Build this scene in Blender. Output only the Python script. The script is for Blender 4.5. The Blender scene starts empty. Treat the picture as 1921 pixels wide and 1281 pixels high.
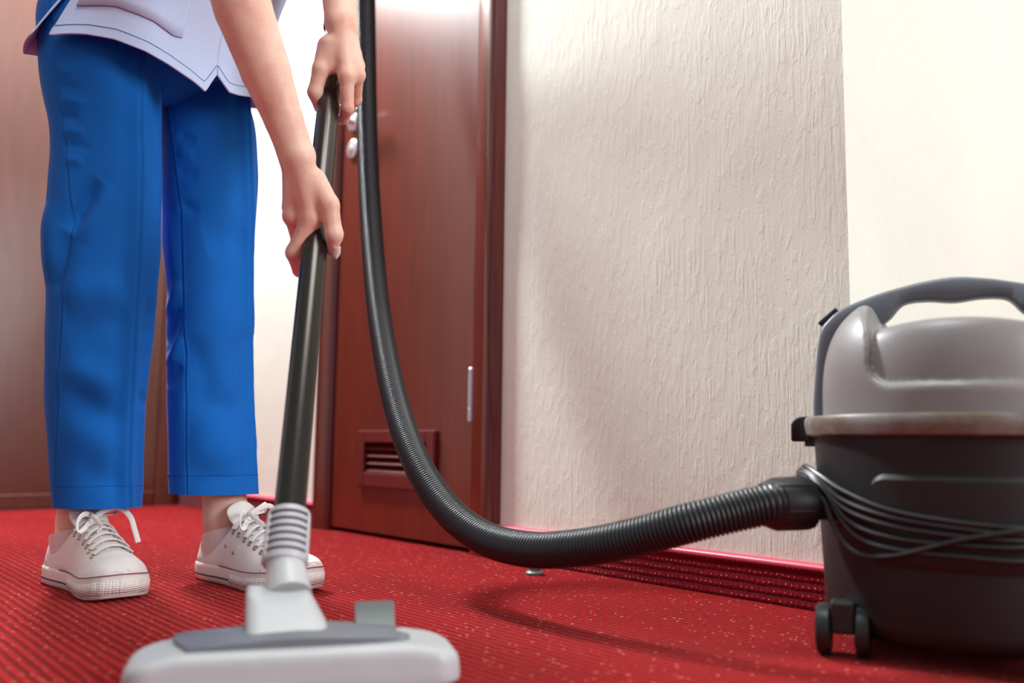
import bpy, math, random
import numpy as np
from mathutils import Vector, Matrix

random.seed(4)
rng = np.random.default_rng(4)
scene = bpy.context.scene
col = scene.collection

# ------------------------------------------------------------------ camera
F = 1700.0                      # focal length in pixels of a 1921 x 1281 frame
CAM_H = 0.23
PITCH = math.atan(190.0 / F)
ROLL = 0.0125
cam_pos = np.array([0.0, 0.0, CAM_H])
r0 = np.array([1.0, 0, 0])
w0 = np.array([0, math.cos(PITCH), math.sin(PITCH)])
v0 = np.cross(r0, w0)
cr = r0 * math.cos(ROLL) + v0 * math.sin(ROLL)
cv = v0 * math.cos(ROLL) - r0 * math.sin(ROLL)
cam_data = bpy.data.cameras.new('camera')
cam = bpy.data.objects.new('camera', cam_data)
col.objects.link(cam)
M = Matrix(((cr[0], cv[0], -w0[0], cam_pos[0]), (cr[1], cv[1], -w0[1], cam_pos[1]),
            (cr[2], cv[2], -w0[2], cam_pos[2]), (0, 0, 0, 1)))
cam.matrix_world = M
cam_data.sensor_width = 36.0
cam_data.lens = 36.0 * F / 1921.0
cam_data.clip_start = 0.02
cam_data.dof.use_dof = True
cam_data.dof.focus_distance = 1.36
cam_data.dof.aperture_fstop = 2.4
scene.camera = cam


def at(px, py, Y):
    """point on the ray of a photo pixel at distance Y along the floor"""
    d = w0 + (px - 960.5) / F * cr + (640.5 - py) / F * cv
    return cam_pos + d * (Y / d[1])


# ------------------------------------------------------------------ light
scene.view_settings.view_transform = 'Standard'
scene.view_settings.look = 'None'
scene.view_settings.gamma = 1.0
scene.view_settings.use_curve_mapping = False
scene.view_settings.exposure = 0.0
world = bpy.data.worlds.new('room_light')
scene.world = world
world.use_nodes = True
bg = world.node_tree.nodes['Background']
bg.inputs[0].default_value = (0.90, 0.97, 1.0, 1)
bg.inputs[1].default_value = 0.43


def area(name, loc, target, sx, sy, power, color=(1, 1, 1)):
    l = bpy.data.lights.new(name, 'AREA')
    l.shape = 'RECTANGLE'
    l.size, l.size_y = sx, sy
    l.energy = power
    l.color = color
    o = bpy.data.objects.new(name, l)
    col.objects.link(o)
    o.location = loc
    o.rotation_euler = (Vector(target) - Vector(loc)).to_track_quat('-Z', 'Y').to_euler()
    return o


area('window_daylight', (3.2, -0.75, 1.5), (0.0, 1.7, 0.7), 1.3, 1.6, 108, (0.97, 0.99, 1.0))
area('corridor_ceiling_lamp', (-1.45, 2.74, 2.4), (0.0, 1.6, 0.4), 0.30, 0.30, 135, (0.93, 0.98, 1.0))
area('room_ceiling_lamp', (0.15, 0.9, 2.6), (0.1, 1.0, 0.0), 0.9, 0.9, 34, (0.97, 0.985, 1.0))


# ------------------------------------------------------------------ materials
def srgb(r, g, b):
    f = lambda c: (c / 255 / 12.92) if c / 255 <= 0.04045 else ((c / 255 + 0.055) / 1.055) ** 2.4
    return (f(r), f(g), f(b), 1.0)


def new_mat(name, color, rough=0.5, metal=0.0, spec=0.5, sheen=0.0, coat=0.0, sss=0.0):
    m = bpy.data.materials.new(name)
    m.use_nodes = True
    b = m.node_tree.nodes['Principled BSDF']
    b.inputs['Base Color'].default_value = color
    b.inputs['Roughness'].default_value = rough
    b.inputs['Metallic'].default_value = metal
    b.inputs['Specular IOR Level'].default_value = spec
    if sheen:
        b.inputs['Sheen Weight'].default_value = sheen
        b.inputs['Sheen Roughness'].default_value = 0.3
    if coat:
        b.inputs['Coat Weight'].default_value = coat
        b.inputs['Coat Roughness'].default_value = 0.15
    if sss:
        b.inputs['Subsurface Weight'].default_value = sss
        b.inputs['Subsurface Radius'].default_value = (0.012, 0.005, 0.003)
        b.inputs['Subsurface Scale'].default_value = 0.5
    return m


class NT:
    """small helper to chain shader nodes"""
    def __init__(self, m):
        self.t = m.node_tree
        self.b = self.t.nodes['Principled BSDF']

    def n(self, kind, **kw):
        nd = self.t.nodes.new(kind)
        for k, v in kw.items():
            setattr(nd, k, v)
        return nd

    def l(self, a, b):
        self.t.links.new(a, b)

    def math(self, op, a, b=None, c=None):
        nd = self.n('ShaderNodeMath', operation=op)
        for i, v in enumerate((a, b, c)):
            if v is None:
                continue
            if isinstance(v, (int, float)):
                nd.inputs[i].default_value = v
            else:
                self.l(v, nd.inputs[i])
        return nd.outputs[0]

    def coords(self, rotz=0.0, scale=(1, 1, 1), obj=False):
        if obj:
            src = self.n('ShaderNodeTexCoord').outputs['Object']
        else:
            src = self.n('ShaderNodeNewGeometry').outputs['Position']
        if rotz:
            mp = self.n('ShaderNodeMapping')
            mp.inputs['Rotation'].default_value = (0, 0, rotz)
            self.l(src, mp.inputs[0])
            src = mp.outputs[0]
        mp = self.n('ShaderNodeMapping')
        mp.inputs['Scale'].default_value = scale
        self.l(src, mp.inputs[0])
        return mp.outputs[0]

    def noise(self, vec, scale=5.0, detail=3.0, rough=0.5, dist=0.0):
        nd = self.n('ShaderNodeTexNoise')
        nd.inputs['Scale'].default_value = scale
        nd.inputs['Detail'].default_value = detail
        nd.inputs['Roughness'].default_value = rough
        nd.inputs['Distortion'].default_value = dist
        self.l(vec, nd.inputs['Vector'])
        return nd.outputs[0]

    def ramp(self, fac, stops):
        nd = self.n('ShaderNodeValToRGB')
        e = nd.color_ramp.elements
        while len(e) < len(stops):
            e.new(0.5)
        for i, (p, c) in enumerate(stops):
            e[i].position = p
            e[i].color = c if len(c) == 4 else (*c, 1)
        self.l(fac, nd.inputs[0])
        return nd.outputs[0]

    def mix(self, fac, a, b):
        nd = self.n('ShaderNodeMix', data_type='RGBA')
        for sock, v in ((nd.inputs[0], fac), (nd.inputs[6], a), (nd.inputs[7], b)):
            if isinstance(v, (int, float, tuple)):
                sock.default_value = v
            else:
                self.l(v, sock)
        return nd.outputs[2]

    def bump(self, h, strength=0.5, dist=0.002):
        nd = self.n('ShaderNodeBump')
        nd.inputs['Strength'].default_value = strength
        nd.inputs['Distance'].default_value = dist
        self.l(h, nd.inputs['Height'])
        self.l(nd.outputs[0], self.b.inputs['Normal'])

    def color(self, c):
        self.l(c, self.b.inputs['Base Color'])


# ------------------------------------------------------------------ the room's axes
UX, UY = -0.64, 0.768                        # direction of the textured wall, away from the camera
CORNER = np.array([0.4766, 1.265, 0.0])      # outer corner of the wall, on the floor
NX, NY = -UY, UX                             # its outward normal, into the room
ROT_WALL = math.atan2(UY, UX)
ROT_CROSS = math.atan2(NY, NX)

MAT = {}


def carpet_nodes(m, base_dark, base_light, rowlen, along, seed=0.0, bump=1.0, upright=False):
    t = NT(m)
    vec = t.coords(rotz=-ROT_WALL)
    sep = t.n('ShaderNodeSeparateXYZ')
    t.l(vec, sep.inputs[0])
    a = sep.outputs[0]
    c = sep.outputs[2] if upright else sep.outputs[1]
    wob = t.noise(t.coords(rotz=-ROT_WALL, scale=(30, 30, 30)), 1.0, 2.0)
    c2 = t.math('ADD', c, t.math('MULTIPLY', t.math('SUBTRACT', wob, 0.5), rowlen * 0.35))
    row = t.math('MULTIPLY', c2, 1.0 / rowlen)
    rowf = t.math('FRACT', row)
    rowi = t.math('FLOOR', row)
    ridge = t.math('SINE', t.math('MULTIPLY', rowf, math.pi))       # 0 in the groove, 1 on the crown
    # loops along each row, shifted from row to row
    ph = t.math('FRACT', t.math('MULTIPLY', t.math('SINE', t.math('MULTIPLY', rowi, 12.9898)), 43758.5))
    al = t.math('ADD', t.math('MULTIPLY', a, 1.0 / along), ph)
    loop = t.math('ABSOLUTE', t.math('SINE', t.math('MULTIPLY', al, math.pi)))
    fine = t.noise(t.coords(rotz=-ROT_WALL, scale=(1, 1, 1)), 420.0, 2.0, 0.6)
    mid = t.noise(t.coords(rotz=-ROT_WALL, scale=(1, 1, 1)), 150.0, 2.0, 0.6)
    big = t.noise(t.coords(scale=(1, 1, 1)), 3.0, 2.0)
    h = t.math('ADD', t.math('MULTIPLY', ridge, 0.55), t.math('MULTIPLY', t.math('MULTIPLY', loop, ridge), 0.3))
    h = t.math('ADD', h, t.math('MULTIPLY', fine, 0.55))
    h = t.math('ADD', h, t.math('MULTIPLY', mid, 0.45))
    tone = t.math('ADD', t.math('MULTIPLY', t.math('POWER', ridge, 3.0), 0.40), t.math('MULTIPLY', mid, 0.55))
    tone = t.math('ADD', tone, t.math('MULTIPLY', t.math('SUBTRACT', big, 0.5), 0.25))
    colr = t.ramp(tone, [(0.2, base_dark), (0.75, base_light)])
    return t, colr, h, ridge, loop, fine, rowi, al


# carpet
m = new_mat('red_loop_carpet', srgb(170, 25, 35), 0.95, spec=0.1, sheen=0.55)
m.node_tree.nodes['Principled BSDF'].inputs['Sheen Tint'].default_value = srgb(255, 112, 106)
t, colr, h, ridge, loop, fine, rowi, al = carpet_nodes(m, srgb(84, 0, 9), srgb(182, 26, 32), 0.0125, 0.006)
vor = t.n('ShaderNodeTexVoronoi')
vor.inputs['Scale'].default_value = 105.0
t.l(t.coords(rotz=-ROT_WALL), vor.inputs['Vector'])
spk = t.math('LESS_THAN', vor.outputs['Distance'], 0.20)
pick = t.n('ShaderNodeSeparateXYZ')
t.l(vor.outputs['Color'], pick.inputs[0])
spk = t.math('MULTIPLY', spk, t.math('GREATER_THAN', pick.outputs[0], 0.55))
spk = t.math('MULTIPLY', spk, t.math('GREATER_THAN', ridge, 0.35))
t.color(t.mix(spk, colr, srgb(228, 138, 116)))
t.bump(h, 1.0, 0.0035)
MAT['carpet'] = m

# carpet strip of the baseboard with rows of pale stitches
m = new_mat('dark_red_carpet_strip', srgb(120, 5, 25), 0.9, spec=0.2, sheen=0.15)
t, colr, h, ridge, loop, fine, rowi, al = carpet_nodes(m, srgb(84, 0, 12), srgb(150, 8, 30), 0.0125, 0.0095, upright=True)
st = t.math('MULTIPLY', t.math('GREATER_THAN', ridge, 0.965), t.math('GREATER_THAN', loop, 0.95))
st = t.math('MULTIPLY', st, t.math('GREATER_THAN', fine, 0.52))
t.color(t.mix(st, colr, srgb(240, 190, 180)))
t.bump(h, 0.8, 0.002)
MAT['strip'] = m

# rough combed plaster
def plaster(name, color, strength):
    m = new_mat(name, color, 0.85, spec=0.25)
    t = NT(m)
    lines = t.noise(t.coords(rotz=-ROT_WALL, scale=(230, 230, 13)), 1.0, 1.0, 0.4, 0.1)
    drip = t.noise(t.coords(rotz=-ROT_WALL, scale=(110, 110, 34)), 1.0, 2.0, 0.45, 0.4)
    fine = t.noise(t.coords(rotz=-ROT_WALL, scale=(300, 300, 190)), 1.0, 1.0, 0.5)
    mask = t.ramp(t.noise(t.coords(scale=(13, 13, 7)), 1.0, 2.0), [(0.38, (0, 0, 0)), (0.62, (1, 1, 1))])
    lump = t.ramp(drip, [(0.50, (0, 0, 0)), (0.62, (1, 1, 1))])
    hh = t.math('ADD', t.math('MULTIPLY', t.math('MULTIPLY', lines, 1.0), mask), t.math('MULTIPLY', lump, 0.28))
    hh = t.math('ADD', hh, t.math('MULTIPLY', fine, 0.22))
    t.bump(hh, strength, 0.0028)
    big = t.noise(t.coords(scale=(1, 1, 1)), 4.0, 2.0)
    c1 = color
    c2 = tuple(min(1, x * 0.94) for x in color[:3]) + (1,)
    t.color(t.ramp(big, [(0.3, c2), (0.7, c1)]))
    return m


MAT['plaster'] = plaster('combed_cream_plaster', srgb(238, 239, 224), 0.34)

# glossy mahogany stained wood
def wood(name, c1, c2, rough, rotz, coat=0.5, scale=(9, 9, 0.9)):
    m = new_mat(name, c1, rough, spec=0.5, coat=coat)
    m.node_tree.nodes['Principled BSDF'].inputs['Coat Roughness'].default_value = rough * 0.75
    t = NT(m)
    v = t.coords(rotz=rotz, scale=scale)
    g = t.noise(v, 3.0, 6.0, 0.6, 1.2)
    g2 = t.noise(t.coords(rotz=rotz, scale=(scale[0] * 12, scale[1] * 12, scale[2] * 3)), 3.0, 2.0, 0.5, 0.2)
    mx = t.math('ADD', t.math('MULTIPLY', g, 0.75), t.math('MULTIPLY', g2, 0.25))
    t.color(t.ramp(mx, [(0.3, c1), (0.7, c2)]))
    t.bump(g2, 0.04, 0.001)
    return m


MAT['door'] = wood('mahogany_door_veneer', srgb(88, 23, 13), srgb(114, 41, 23), 0.30, -ROT_WALL)
MAT['casing'] = wood('mahogany_casing', srgb(82, 23, 16), srgb(104, 36, 22), 0.26, -ROT_WALL)
MAT['louver'] = wood('red_brown_louver', srgb(88, 20, 16), srgb(106, 28, 24), 0.4, -ROT_WALL, 0.2)
MAT['panel'] = wood('brown_wood_panel', srgb(78, 32, 15), srgb(100, 46, 24), 0.36, -ROT_CROSS, 0.45)


def plastic(name, c, rough=0.45, bump=0.03, spec=0.5, grime=None):
    m = new_mat(name, c, rough, spec=spec)
    t = NT(m)
    n = t.noise(t.coords(), 260.0, 2.0)
    t.bump(n, bump, 0.001)
    big = t.noise(t.coords(scale=(1, 1, 1.6)), 14.0, 4.0, 0.6)
    if grime:
        t.color(t.ramp(big, [(0.38, c), (0.55, grime), (0.72, c)]))
    else:
        lo = tuple(x * 0.93 for x in c[:3]) + (1,)
        t.color(t.ramp(big, [(0.35, lo), (0.65, c)]))
    return m


MAT['pink'] = plastic('pink_plastic_trim', srgb(214, 84, 104), 0.35)
MAT['vac_dark'] = plastic('charcoal_plastic', srgb(22, 19, 20), 0.55)
MAT['vac_panel'] = plastic('charcoal_panel', srgb(27, 24, 24), 0.5)
MAT['vac_lid'] = plastic('warm_grey_plastic', srgb(134, 129, 128), 0.40)
MAT['vac_arch'] = plastic('slate_grey_plastic', srgb(98, 103, 110), 0.45)
MAT['vac_rim'] = plastic('grimy_grey_rim', srgb(128, 124, 120), 0.4, grime=srgb(110, 92, 74))
MAT['black'] = plastic('black_plastic', srgb(34, 34, 36), 0.42)
MAT['hose'] = plastic('black_hose_rubber', srgb(38, 38, 41), 0.36, 0.02)
MAT['cord'] = plastic('black_cord_rubber', srgb(36, 34, 36), 0.4)
MAT['tube'] = new_mat('black_chrome_tube', srgb(66, 62, 58), 0.27, 0.88)
MAT['tool_light'] = plastic('light_grey_plastic', srgb(194, 195, 196), 0.4)
MAT['tool_dark'] = plastic('grey_blue_plastic', srgb(114, 116, 124), 0.45)
MAT['slot'] = plastic('dark_slot', srgb(84, 74, 96), 0.6)
MAT['pedal'] = plastic('green_grey_plastic', srgb(104, 110, 108), 0.45)
MAT['chrome'] = new_mat('brushed_chrome', srgb(214, 210, 212), 0.25, 1.0)
MAT['satin'] = new_mat('satin_nickel', srgb(232, 230, 236), 0.3, 0.85)
MAT['gap'] = new_mat('gap_shade', srgb(20, 16, 16), 0.9)  # near-black colour standing in for shade inside the vent opening


def cloth(name, c, weave=900.0, sheen=0.25, rough=0.85, strength=0.12):
    m = new_mat(name, c, rough, spec=0.2, sheen=sheen)
    t = NT(m)
    n = t.noise(t.coords(), weave, 2.0)
    w = t.noise(t.coords(scale=(1, 1, 2.2)), 26.0, 3.0, 0.5)
    t.bump(t.math('ADD', t.math('MULTIPLY', n, 0.1), t.math('MULTIPLY', w, 0.6)), strength, 0.004)
    lo = tuple(x * 0.9 for x in c[:3]) + (1,)
    t.color(t.ramp(n, [(0.35, lo), (0.65, c)]))
    return m


MAT['trousers'] = cloth('bright_blue_twill', srgb(18, 106, 196), sheen=0.1)
MAT['tunic'] = cloth('pale_blue_cotton', srgb(203, 219, 250), sheen=0.1)
MAT['stitch'] = cloth('blue_grey_stitching', srgb(112, 132, 186))
MAT['canvas'] = cloth('white_canvas', srgb(238, 230, 226), 1400.0, 0.1, strength=0.06)
MAT['lace'] = cloth('white_lace', srgb(244, 240, 238), 1600.0, 0.1, strength=0.05)
MAT['sock'] = cloth('white_ribbed_sock', srgb(236, 224, 218), 1200.0, 0.2)
MAT['navy'] = cloth('navy_lining', srgb(30, 36, 66), 1200.0, 0.1)
MAT['rubber'] = plastic('white_sole_rubber', srgb(236, 226, 222), 0.5)
MAT['stripe'] = plastic('navy_sole_stripe', srgb(58, 56, 84), 0.5)
MAT['redline'] = plastic('maroon_sole_line', srgb(128, 62, 80), 0.5)
MAT['eyelet'] = new_mat('nickel_eyelet', srgb(190, 180, 170), 0.25, 1.0)
# knurled toe rubber
m = new_mat('knurled_white_rubber', srgb(236, 226, 222), 0.5)
t = NT(m)
v = t.n('ShaderNodeTexVoronoi')
v.inputs['Scale'].default_value = 250.0
v.inputs['Randomness'].default_value = 0.15
t.l(t.coords(scale=(1, 1, 1.3)), v.inputs['Vector'])
t.bump(t.math('SUBTRACT', 1.0, v.outputs['Distance']), 0.9, 0.0022)
MAT['knurl'] = m

m = new_mat('skin', srgb(226, 176, 154), 0.5, spec=0.4, sss=0.12)
t = NT(m)
n = t.noise(t.coords(), 22.0, 4.0, 0.6)
t.color(t.ramp(n, [(0.3, srgb(218, 160, 140)), (0.55, srgb(232, 188, 168)), (0.75, srgb(236, 198, 178))]))
n2 = t.noise(t.coords(), 420.0, 2.0)
t.bump(n2, 0.12, 0.001)
MAT['skin'] = m
MAT['nail'] = new_mat('nude_nail_polish', srgb(238, 206, 198), 0.18, spec=0.6)
MAT['hair'] = plastic('brown_hair', srgb(72, 46, 32), 0.5, 0.3)
MAT['eye'] = new_mat('eye_white', srgb(236, 232, 228), 0.2)
MAT['iris'] = new_mat('brown_iris', srgb(70, 46, 30), 0.2)
MAT['lips'] = new_mat('lips', srgb(196, 110, 104), 0.4)


# ------------------------------------------------------------------ mesh helpers
def obj(name, verts, faces, mat=None, parent=None, smooth=True, angle=None):
    me = bpy.data.meshes.new(name)
    me.from_pydata([tuple(map(float, v)) for v in verts], [], [tuple(map(int, f)) for f in faces])
    me.update()
    if smooth:
        me.polygons.foreach_set('use_smooth', [True] * len(me.polygons))
        if angle is not None:
            me.set_sharp_from_angle(angle=math.radians(angle))
    if mat:
        me.materials.append(MAT[mat] if isinstance(mat, str) else mat)
    o = bpy.data.objects.new(name, me)
    col.objects.link(o)
    if parent:
        o.parent = parent
    return o


def tag(o, label=None, cat=None, group=None, kind=None):
    if label:
        o['label'] = label
    if cat:
        o['category'] = cat
    if group:
        o['group'] = group
    if kind:
        o['kind'] = kind
    return o


def empty(name, loc=(0, 0, 0), rz=0.0):
    o = bpy.data.objects.new(name, None)
    o.empty_display_size = 0.05
    o.location = tuple(map(float, loc))
    o.rotation_euler = (0, 0, rz)
    col.objects.link(o)
    return o


def bevel(o, w, seg=2):
    b = o.modifiers.new('bevel', 'BEVEL')
    b.width = w
    b.segments = seg
    b.limit_method = 'ANGLE'
    b.angle_limit = math.radians(35)
    return o


class MB:
    def __init__(self):
        self.v, self.f = [], []

    def add(self, v, f):
        o = len(self.v)
        self.v += [tuple(map(float, p)) for p in v]
        self.f += [tuple(int(i) + o for i in q) for q in f]
        return self

    def box(self, x0, x1, y0, y1, z0, z1):
        v = [(x0, y0, z0), (x1, y0, z0), (x1, y1, z0), (x0, y1, z0), (x0, y0, z1), (x1, y0, z1), (x1, y1, z1), (x0, y1, z1)]
        return self.add(v, [(0, 3, 2, 1), (4, 5, 6, 7), (0, 1, 5, 4), (1, 2, 6, 5), (2, 3, 7, 6), (3, 0, 4, 7)])

    def rings(self, rings, closed=True, caps=True):
        n = len(rings[0])
        v = [p for r in rings for p in r]
        f = []
        for i in range(len(rings) - 1):
            for j in range(n if closed else n - 1):
                k = (j + 1) % n
                f.append((i * n + j, i * n + k, (i + 1) * n + k, (i + 1) * n + j))
        if caps and closed:
            f.append(tuple(range(n - 1, -1, -1)))
            f.append(tuple((len(rings) - 1) * n + j for j in range(n)))
        return self.add(v, f)

    def lathe(self, prof, n=48, caps=True):
        rs = [[(r * math.cos(2 * math.pi * j / n), r * math.sin(2 * math.pi * j / n), z) for j in range(n)] for r, z in prof]
        return self.rings(rs, True, caps)

    def build(self, name, mat, parent=None, smooth=True, angle=40):
        return obj(name, self.v, self.f, mat, parent, smooth, angle)


def catmull(pts, n):
    """n samples along a Catmull-Rom curve, evenly spaced by length"""
    P = np.array(pts, float)
    P = np.vstack([2 * P[0] - P[1], P, 2 * P[-1] - P[-2]])
    out = []
    for i in range(1, len(P) - 2):
        tt = np.linspace(0, 1, 24, endpoint=False)[:, None]
        p0, p1, p2, p3 = P[i - 1], P[i], P[i + 1], P[i + 2]
        out.append(0.5 * (2 * p1 + (p2 - p0) * tt + (2 * p0 - 5 * p1 + 4 * p2 - p3) * tt ** 2 + (3 * p1 - p0 - 3 * p2 + p3) * tt ** 3))
    C = np.vstack(out + [P[-2][None]])
    L = np.concatenate([[0], np.cumsum(np.linalg.norm(np.diff(C, axis=0), axis=1))])
    s = np.linspace(0, L[-1], n)
    return np.stack([np.interp(s, L, C[:, k]) for k in range(C.shape[1])], 1), L[-1]


def smooth_table(keys, vals):
    """smooth interpolation through a table (keys rising)"""
    K = np.array(keys, float)
    V = np.array(vals, float)
    mslope = np.gradient(V, K)

    def f(x):
        x = np.clip(np.asarray(x, float), K[0], K[-1])
        i = np.clip(np.searchsorted(K, x) - 1, 0, len(K) - 2)
        hh = K[i + 1] - K[i]
        s = (x - K[i]) / hh
        return ((2 * s ** 3 - 3 * s ** 2 + 1) * V[i] + (s ** 3 - 2 * s ** 2 + s) * hh * mslope[i]
                + (-2 * s ** 3 + 3 * s ** 2) * V[i + 1] + (s ** 3 - s ** 2) * hh * mslope[i + 1])
    return f


def tube_mesh(C, rad, n=12, flat=1.0, up=None, caps=True):
    """rings of radius rad (scalar or array) along the points C; flat squashes the second axis"""
    C = np.array(C, float)
    N = len(C)
    rad = np.broadcast_to(np.asarray(rad, float), (N,))
    T = np.gradient(C, axis=0)
    T /= np.linalg.norm(T, axis=1)[:, None] + 1e-12
    a = np.array(up if up is not None else (0.31, 0.2, 0.93), float)
    x = np.cross(a, T[0])
    if np.linalg.norm(x) < 1e-3:
        x = np.cross((1, 0, 0), T[0])
    x /= np.linalg.norm(x)
    rings = []
    ang = np.linspace(0, 2 * math.pi, n, endpoint=False)
    for i in range(N):
        x = x - T[i] * np.dot(x, T[i])
        x /= np.linalg.norm(x)
        y = np.cross(T[i], x)
        rings.append(C[i] + rad[i] * (np.cos(ang)[:, None] * x + flat * np.sin(ang)[:, None] * y))
    mb = MB()
    mb.rings([[tuple(p) for p in r] for r in rings], True, caps)
    return mb


def place(o, loc, rz):
    o.location = tuple(map(float, loc))
    o.rotation_euler = (0, 0, rz)
    return o


# ---- implicit surfaces: mesh f(p) = 0 on a sparse grid (surface nets)
def sdf_mesh(f, lo, hi, h, B=16, slack=1.6):
    lo = np.array(lo, float)
    hi = np.array(hi, float)
    nb = np.ceil((hi - lo) / (h * B)).astype(int)
    gi = np.stack(np.meshgrid(*[np.arange(k) for k in nb], indexing='ij'), -1).reshape(-1, 3)
    cen = lo + (gi + 0.5) * h * B
    d = f(cen)
    keep = gi[np.abs(d) < h * B * 0.87 * slack]
    g1 = np.stack(np.meshgrid(*[np.arange(B + 1)] * 3, indexing='ij'), -1).reshape(-1, 3)
    keys, pts, quads = [], [], []
    dims = nb * B + 4
    corners = np.array([(i, j, k) for i in (0, 1) for j in (0, 1) for k in (0, 1)])
    edges = [(a, b) for a in range(8) for b in range(a + 1, 8) if np.abs(corners[a] - corners[b]).sum() == 1]
    key = lambda c: (c[:, 0] + 1) * dims[1] * dims[2] + (c[:, 1] + 1) * dims[2] + c[:, 2] + 1
    eq = []
    for b in keep:
        P = lo + (b * B + g1) * h
        V = f(P).reshape(B + 1, B + 1, B + 1)
        S = V < 0
        if S.all() or not S.any():
            continue
        cs = np.stack([S[i:B + i, j:B + j, k:B + k] for i, j, k in corners], -1)
        act = cs.any(-1) & ~cs.all(-1)
        c = np.argwhere(act)
        if not len(c):
            continue
        vv = np.stack([V[c[:, 0] + i, c[:, 1] + j, c[:, 2] + k] for i, j, k in corners], 1)
        acc = np.zeros((len(c), 3))
        cnt = np.zeros(len(c))
        for a, e in edges:
            m_ = (vv[:, a] < 0) != (vv[:, e] < 0)
            tt = np.where(m_, vv[:, a] / (vv[:, a] - vv[:, e] + 1e-20), 0)
            p = corners[a] + tt[:, None] * (corners[e] - corners[a])
            acc += p * m_[:, None]
            cnt += m_
        gc = c + b * B
        keys.append(key(gc))
        pts.append(lo + (gc + acc / cnt[:, None]) * h)
        for ax in range(3):
            e = [0, 0, 0]
            e[ax] = 1
            s0 = vv[:, 0] < 0
            ci = 4 * e[0] + 2 * e[1] + e[2]
            s1 = vv[:, ci] < 0
            m_ = s0 != s1
            if not m_.any():
                continue
            g = gc[m_]
            u, w = [(1, 2), (2, 0), (0, 1)][ax]
            o1 = np.zeros(3, int); o1[u] = -1
            o2 = np.zeros(3, int); o2[w] = -1
            q = np.stack([key(g), key(g + o1), key(g + o1 + o2), key(g + o2)], 1)
            flip = ~s0[m_]
            q[flip] = q[flip][:, ::-1]
            eq.append(q)
    K = np.concatenate(keys)
    P = np.concatenate(pts)
    Q = np.concatenate(eq)
    order = np.argsort(K)
    K = K[order]
    P = P[order]
    idx = np.clip(np.searchsorted(K, Q), 0, len(K) - 1)
    ok = (K[idx] == Q).all(1)
    return P, idx[ok]


def fast_obj(name, P, Q, mat, parent=None):
    me = bpy.data.meshes.new(name)
    me.vertices.add(len(P))
    me.vertices.foreach_set('co', np.asarray(P, np.float32).ravel())
    me.loops.add(len(Q) * 4)
    me.loops.foreach_set('vertex_index', np.asarray(Q, np.int32).ravel())
    me.polygons.add(len(Q))
    me.polygons.foreach_set('loop_start', np.arange(0, len(Q) * 4, 4, dtype=np.int32))
    me.polygons.foreach_set('use_smooth', np.ones(len(Q), bool))
    me.update(calc_edges=True)
    me.validate()
    me.materials.append(MAT[mat])
    o = bpy.data.objects.new(name, me)
    col.objects.link(o)
    if parent:
        o.parent = parent
    return o


def smin(a, b, k):
    hh = np.clip(0.5 + 0.5 * (b - a) / k, 0, 1)
    return b * (1 - hh) + a * hh - k * hh * (1 - hh)


def rcone(P, a, b, ra, rb):
    """capsule whose radius runs from ra to rb"""
    ba = b - a
    L2 = ba @ ba + 1e-12
    tt = np.clip((P - a) @ ba / L2, 0, 1)
    return np.linalg.norm(P - a - tt[:, None] * ba, axis=1) - (ra + (rb - ra) * tt)


def rbox(P, c, hs, r):
    q = np.abs(P - np.array(c)) - (np.array(hs) - r)
    return np.linalg.norm(np.maximum(q, 0), axis=1) + np.minimum(q.max(1), 0) - r


# ------------------------------------------------------------------ floor and walls
mb = MB()
mb.box(-4.2, 3.2, -2.6, 4.6, -0.05, 0.0)
tag(mb.build('floor', 'carpet', smooth=False), 'red looped carpet covering the whole floor', 'carpet', kind='structure')

# wall frame: x along the wall from the outer corner, y out into the room
S_CAS_R, S_LEAF_R, S_LEAF_L, S_CAS_L, S_FAR = 0.774, 0.863, 1.461, 1.547, 2.555
DOOR_TOP = 2.02
mb = MB()
mb.box(0.0, 0.80, -0.12, 0.0, 0, 2.6)
mb.box(1.52, S_FAR + 0.12, -0.12, 0.0, 0, 2.6)
mb.box(0.80, 1.52, -0.12, 0.0, 2.06, 2.6)
mb.box(0.80, 1.52, -0.12, -0.07, 0, 2.06)  # added back of the door niche, stops light leaking under the leaf
w = mb.build('wall_right', 'plaster', smooth=False)
place(w, CORNER, ROT_WALL)
tag(w, 'cream wall of rough combed plaster beside the mahogany door', 'wall', kind='structure')

mb = MB()
mb.box(-3.0, -0.12, -0.12, 0.0, 0, 2.6)
w = mb.build('wall_front', 'plaster', smooth=False)
place(w, CORNER, ROT_CROSS)
tag(w, 'bright cream wall turning away behind the vacuum cleaner', 'wall', kind='structure')

FAR = CORNER + np.array([UX, UY, 0]) * S_FAR
mb = MB()
mb.box(-0.12, 2.6, -0.12, 0.0, 0, 2.6)
w = mb.build('wall_left', 'plaster', smooth=False)
place(w, FAR, ROT_CROSS)
tag(w, 'end wall behind the person, mostly covered by brown wood', 'wall', kind='structure')


def baseboard(name, x0, x1, loc, rz, label):
    b = MB()
    b.box(x0, x1, 0.0, 0.010, 0, 0.058)
    o = b.build(name, 'strip', smooth=False)
    place(o, loc, rz)
    tag(o, label, 'baseboard', kind='structure')
    c = MB()
    # rounded pink cap along the top edge
    prof = [(0.0, 0.0565), (0.0125, 0.0565), (0.0135, 0.059), (0.0125, 0.0625), (0.006, 0.066), (0.0, 0.066)]
    c.rings([[(x, y, z) for y, z in prof] for x in (x0, x1)])
    cap = c.build('cap_strip', 'pink', o, angle=60)
    cap['label'] = 'pink plastic cap strip'
    return o


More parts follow.
